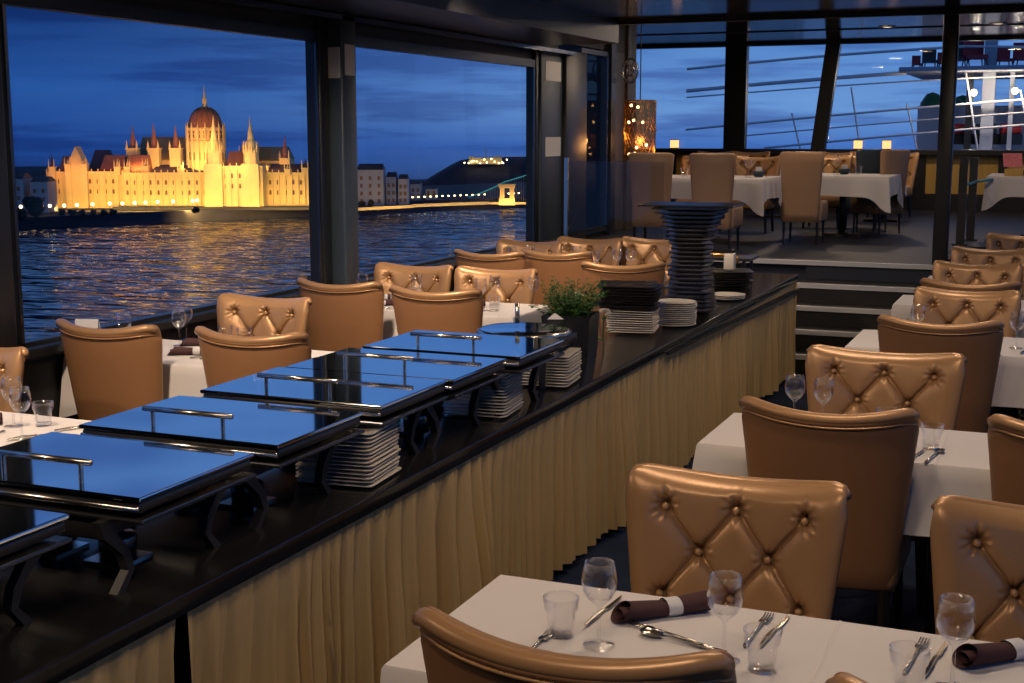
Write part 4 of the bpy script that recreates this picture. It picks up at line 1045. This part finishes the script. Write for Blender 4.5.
def blob_tree(px, wd, r, label, zb=-26.6, grp='dark trees on the far bank'):
    p = on_px(px, wd); rnd = random.Random(int(px*10)); t = empty('tree', (p.x, p.y, zb), 0, label, 'tree', grp)
    mb = MB()
    for k in range(9): mb.ball(rnd.uniform(-r*.6, r*.6), rnd.uniform(-r*.4, r*.4), r*.9+rnd.uniform(-r*.3, r*.4), r*rnd.uniform(.35, .6), 8)
    mb.build('crown', M['tree_far'], t, smooth=True)
    MB().tube([(0, 0, 0), (0, 0, r)], r*.08, 6).build('trunk', M['roof_dark'], t)
blob_tree(36, 440, 4.6, 'large dark tree at the left of the golden palace')
blob_tree(19, 432, 2.6, 'smaller dark tree near the left window frame')
for i, px in enumerate((64, 74, 84, 95, 104, 114, 197)): blob_tree(px, 452 if px < 190 else 468, 1.5, 'low round dark tree, %s from the left on the quay before the palace' % ORD[i+1])
for i, px in enumerate((362, 372)): blob_tree(px, 512, 1.6, 'low dark tree, %s before the pale building' % ORD[i+1])
# distant dark treeline behind the palace, hill with citadel
def ridge(name, pts, wd, label, m_='hill', dep=120):
    base = -34; fr = []; 
    xs = [on_px(px, wd) for px, _ in pts]; hs = [EYE-(py-131.7)*wd/F_PX for _, py in pts]
    away = Vector((-math.sin(YAW-.0), math.cos(YAW)))
    v = []; n = len(pts)
    for (p, h) in zip(xs, hs): v.append((p.x, p.y, base))
    for (p, h) in zip(xs, hs): v.append((p.x+away.x*dep*.05, p.y+away.y*dep*.05, (base+h)/2+ (h-base)*.15))
    for (p, h) in zip(xs, hs): v.append((p.x+away.x*dep*.3, p.y+away.y*dep*.3, h))
    for (p, h) in zip(xs, hs): v.append((p.x+away.x*dep, p.y+away.y*dep, base))
    f = []
    for r in range(3):
        for i in range(n-1): a = r*n+i; f.append((a, a+1, a+1+n, a+n))
    o = MB().add(v, f).build(name, M[m_], None, smooth=True); return tag(o, label, 'hill')
ridge('wooded_hill', [(378, 205), (388, 188), (400, 185.5), (412, 183), (424, 180), (436, 173), (448, 166), (458, 161), (470, 158.5), (485, 158), (498, 157.5), (512, 157), (530, 157), (560, 158), (600, 165)], 900, 'dark wooded hill with a lit citadel in the right-hand big window')
ridge('distant_treeline', [(-40, 166), (0, 167), (20, 166.5), (50, 167), (80, 172), (120, 190), (330, 190), (345, 178), (360, 171), (370, 173), (385, 190)], 640, 'dark low ridge on the skyline behind the palace and city', dep=60)
p = on_px(486, 905)
t = empty('citadel', (p.x, p.y, EYE-(160.5-131.7)*905/F_PX), YAW, 'small floodlit citadel on top of the wooded hill', 'fortress')
MB().box(-11, 11, 0, 6, -2, 2.4).box(-11.5, -8.5, -1, 6, -2, 3.2).box(6, 9, -1, 6, -2, 3.4).build('walls', M['facade'], t)
MB().tube([(0, 3, 2), (0, 3, 9)], .3, 6).build('monument', M['facade'], t)
bl = MB().ball(0, 0, 0, .5, 6).build('lamp', M['bulb_far'], t)
for k in range(14):
    o = bl if k == 0 else bl.copy()
    if k: col.objects.link(o)
    o.location = (-14+k*2.2+random.uniform(-.9, .9), -2, random.uniform(-1.5, 1.6))
area_light('floodlight', (0, -8, -1), 20, 90, (1, .75, .45), rot=(math.radians(80), 0, 0), parent=t, sy=1)
# street lamps along the quay
qlamp = empty('quay_lamp', (0, 0, 0))
MB().tube([(0, 0, 0), (0, 0, 3.2)], .08, 5).build('pole', M['roof_dark'], qlamp); MB().ball(0, 0, 3.5, .55, 8).build('globe', M['bulb_far'], qlamp, smooth=True)
rnd = random.Random(11)
pxs = [17, 22, 29, 39, 49, 57, 70, 84, 100, 118, 128, 141, 151, 166, 181, 198, 206, 221, 232, 246, 257, 270, 281, 291, 303, 359, 362.5, 366, 370, 374, 377.5, 381, 385, 389, 393, 397, 401, 405, 409, 413, 418, 424, 430, 436, 442, 448, 454, 460, 466, 472, 478, 484, 490, 514, 519, 524]
for i, px in enumerate(pxs):
    # distance of the quay at this column, a little inland
    a = YAW-math.atan((px-512)/F_PX); d = Vector((-math.sin(a), math.cos(a)))
    den = d.x*sd.y-d.y*sd.x; r_ = ((S0.x)*sd.y-(S0.y)*sd.x)/den; off = 3.5 if px > 350 else rnd.uniform(3, 6)
    q = d*r_+sn*off
    o = qlamp if i == 0 else copy_tree(qlamp); o.location = (q.x, q.y, -26.6); s_ = 1 if px < 350 else .85; o.scale = (s_, s_, s_*(1 if px < 350 else .55))
    tag(o, 'glowing street lamp, %s from the left along the far quay' % ORD[i+1], 'street lamp', 'street lamps along the far quay')
for px0, px1, pw in ((358, 413, 5500), (425, 490, 6500)):
    a0, a1 = on_px(px0, 498), on_px(px1, 530); 
# lit lower quay wall right of the pillar
for px0, px1, wd, lb in ((357, 414, 496, 'low lit quay wall under the pale buildings'), (414, 489, 520, 'low lit quay wall running up to the bridge')):
    a0 = on_px(px0, wd-4); a1 = on_px(px1, wd+16); dd = (a1-a0).normalized(); nn = Vector((-dd.y, dd.x))
    o = MB().prism([tuple(a0), tuple(a1), tuple(a1+nn*1.5), tuple(a0+nn*1.5)], -27, -25.9).build('quay_wall', M['facade'], None)
    tag(o, lb, 'wall', 'lit quay walls')
    mid = (a0+a1)/2-nn*5
    l_ = area_light('floodlight', (mid.x, mid.y, -26), (a1-a0).length, 1300, (1, .62, .22), rot=(math.radians(78), 0, math.atan2(dd.y, dd.x)), sy=.6)
# chain bridge
wdB = 560; p = on_px(507, wdB); kB = F_PX/wdB
t = empty('chain_bridge', (p.x, p.y, -28.5), YAW, 'lit chain bridge tower with blue-green cables, seen through the second window', 'bridge')
bz = lambda py: EYE-(py-131.7)/kB+28.5
tw = MB().box(-3.4, 3.4, -2, 3, 0, bz(197)).box(-3.0, -1.1, -1.6, 2.6, bz(197), bz(187)).box(1.1, 3.0, -1.6, 2.6, bz(197), bz(187)).box(-3.4, 3.4, -2, 3, bz(187), bz(183.5)).box(-3.8, 3.8, -2.4, 3.4, bz(184), bz(183))
tw.build('tower', M['facade'], t)
MB().box(-30, 12, -1, 2, bz(203), bz(201)).build('deck', M['facade'], t)
cb = [(-16, bz(196)), (-11, bz(192)), (-6, bz(187)), (-1, bz(181)), (6, bz(176)), (12, bz(171))]
for zo in (0, 1.4): MB().tube([(x, 0+zo, z) for x, z in cb], .22, 5).build('cable', M['cyan_glow'], t)
hg = MB()
for i in range(24):
    x = -15+i; z = None
    for (xa, za), (xb, zb_) in zip(cb, cb[1:]):
        if xa <= x <= xb: z = za+(zb_-za)*(x-xa)/(xb-xa)
    if z: hg.tube([(x, .5, bz(201)), (x, .5, z)], .05, 4)
hg.build('hangers', M['city'], t)
area_light('floodlight', (0, -8, .5), 10, 2600, (1, .55, .18), rot=(math.radians(72), 0, 0), parent=t, sy=1)

# ================================================================= OUTSIDE: ship moored ahead
YS = 33.0
t = empty('moored_ship', (0, YS, 0), 0, 'white ship with curved railings and a raised sun deck beyond the bow windows', 'ship')
MB().add([(-7.5, 0, -6), (3, 0, -6), (3, 8, -6), (-7.5, 8, -6), (-8.5, 0, .6), (3, 0, 1.75), (3, 8, 1.75), (-8.5, 8, .6)],
         [(0, 3, 2, 1), (4, 5, 6, 7), (0, 1, 5, 4), (1, 2, 6, 5), (2, 3, 7, 6), (3, 0, 4, 7)]).build('hull', M['hullwhite'], t)
def arc(p0, p1, sag, n=10): 
    return [(p0[0]+(p1[0]-p0[0])*i/n, 0, p0[1]+(p1[1]-p0[1])*i/n+sag*math.sin(PI*i/n)) for i in range(n+1)]
for i, (a, b, sg, r_) in enumerate((((-9, 3.40), (-2.4, 3.80), .04, .035), ((-9, 2.86), (-3.7, 3.22), .02, .05), ((-9, 2.70), (3, 3.20), .1, .02), ((-9, 1.9), (3, 2.85), .06, .03), ((-7.5, 1.75), (3, 2.55), .05, .02), ((-7.0, 1.45), (3, 2.3), .05, .03), ((-2.4, 3.8), (3, 3.62), 0, .03))):
    MB().tube(arc(a, b, sg), r_, 6).build('railing', M['rail'], t, smooth=True)
for x, z0, z1_ in ((-7.6, 2.1, 3.5), (-6.0, 1.0, 2.3), (-4.6, 1.0, 2.9), (-3.3, 1.2, 2.5), (-2.0, 1.4, 3.2), (-.8, 1.4, 2.8)):
    MB().tube([(x, 0, z0), (x-.35, 0, z1_)], .022, 6).build('stanchion', M['rail'], t)
MB().box(-3.8, 3, -.6, 5, 3.22, 3.33, .03).build('sun_deck', M['hullwhite'], t)
MB().box(-2.0, -1.72, .4, .7, 1.2, 5).build('mast', M['hullwhite'], t); MB().box(-1.4, -1.3, .4, .6, 1.2, 3.3).build('deck_post', M['hullwhite'], t); MB().box(-2.35, -2.2, .4, .6, 1.2, 3.3).build('deck_post', M['dark_steel'], t)
MB().box(-3.7, 3, 3.0, 5.5, 1.2, 2.5).build('cabin', M['hullwhite'], t)
for i, (x, z) in enumerate(((-2.15, 2.74), (-1.26, 2.77))):
    o = MB().ball(x, -.15, z, .075, 12).build('deck_lamp', M['bulb'], t, smooth=True)
    dl = bpy.data.lights.new('deck_lamp_light', 'POINT'); dl.energy = 25; dl.color = (1, .85, .7); dl.shadow_soft_size = .08
    do = bpy.data.objects.new('deck_lamp_light', dl); do.location = (x, -.4, z); do.parent = t; col.objects.link(do)
def deck_chair(x, z, m_, lb, s=1.0, y=YS+.4):
    c = empty('deck_chair', (x, y, z), .3, lb, 'chair', 'deck chairs on the moored ship')
    MB().box(-.2*s, .2*s, -.2*s, .2*s, .16*s, .24*s).build('seat', M[m_], c); MB().box(-.2*s, .2*s, .16*s, .22*s, .2*s, .62*s).build('backrest', M[m_], c)
    for sx in (-1, 1):
        for sy in (-1, 1): MB().tube([(.17*s*sx, .17*s*sy, .18*s), (.2*s*sx, .2*s*sy, 0)], .015, 4).build('leg', M['black_satin'], c)
for i, (x, z, m_, s_) in enumerate(((-3.5, 3.33, 'red', .5), (-3.2, 3.33, 'black_satin', .8), (-2.9, 3.33, 'red', .6), (-2.55, 3.33, 'black_satin', 1), (-2.2, 3.33, 'red', 1.2), (-1.55, 3.33, 'red', .8), (-1.15, 3.33, 'red', .9), (-.8, 3.33, 'red', .9))):
    deck_chair(x, z, m_, ('red' if m_ == 'red' else 'black')+' deck chair on the ship ahead, '+['leftmost', 'second', 'third', 'fourth', 'tall one left of the mast', 'first right of the mast', 'second right of the mast', 'at the right edge'][i], s_)
for i, (x, m_, lb) in enumerate(((-2.45, 'red', 'red barrel-like winch on the lower deck of the ship ahead, left'), (-1.35, 'red', 'red barrel-like winch on the lower deck of the ship ahead, right'), (-1.9, 'leather_dark', 'dark blue winch between the red ones on the ship ahead'))):
    c = empty('deck_winch', (x, YS+.9, 1.55), .4, lb, 'winch', 'winches on the moored ship')
    MB().tube([(-.22, 0, .35), (.22, 0, .35)], .14, 12).build('drum', M[m_], c); MB().box(-.25, .25, -.12, .12, 0, .25).build('mount', M['black_satin'], c)
t = empty('tree', (-3.65, YS+10, 1.35), 0, 'green tree beyond the bow of the moored ship', 'tree'); mb = MB(); rnd = random.Random(3)
for k in range(18): mb.ball(rnd.uniform(-.7, .7), rnd.uniform(-.3, .3), .7+rnd.uniform(-.4, .7), rnd.uniform(.2, .4), 8)
mb.build('crown', M['leaf'], t, smooth=True); MB().tube([(0, 0, -7), (0, 0, .6)], .08, 6).build('trunk', M['roof_dark'], t)
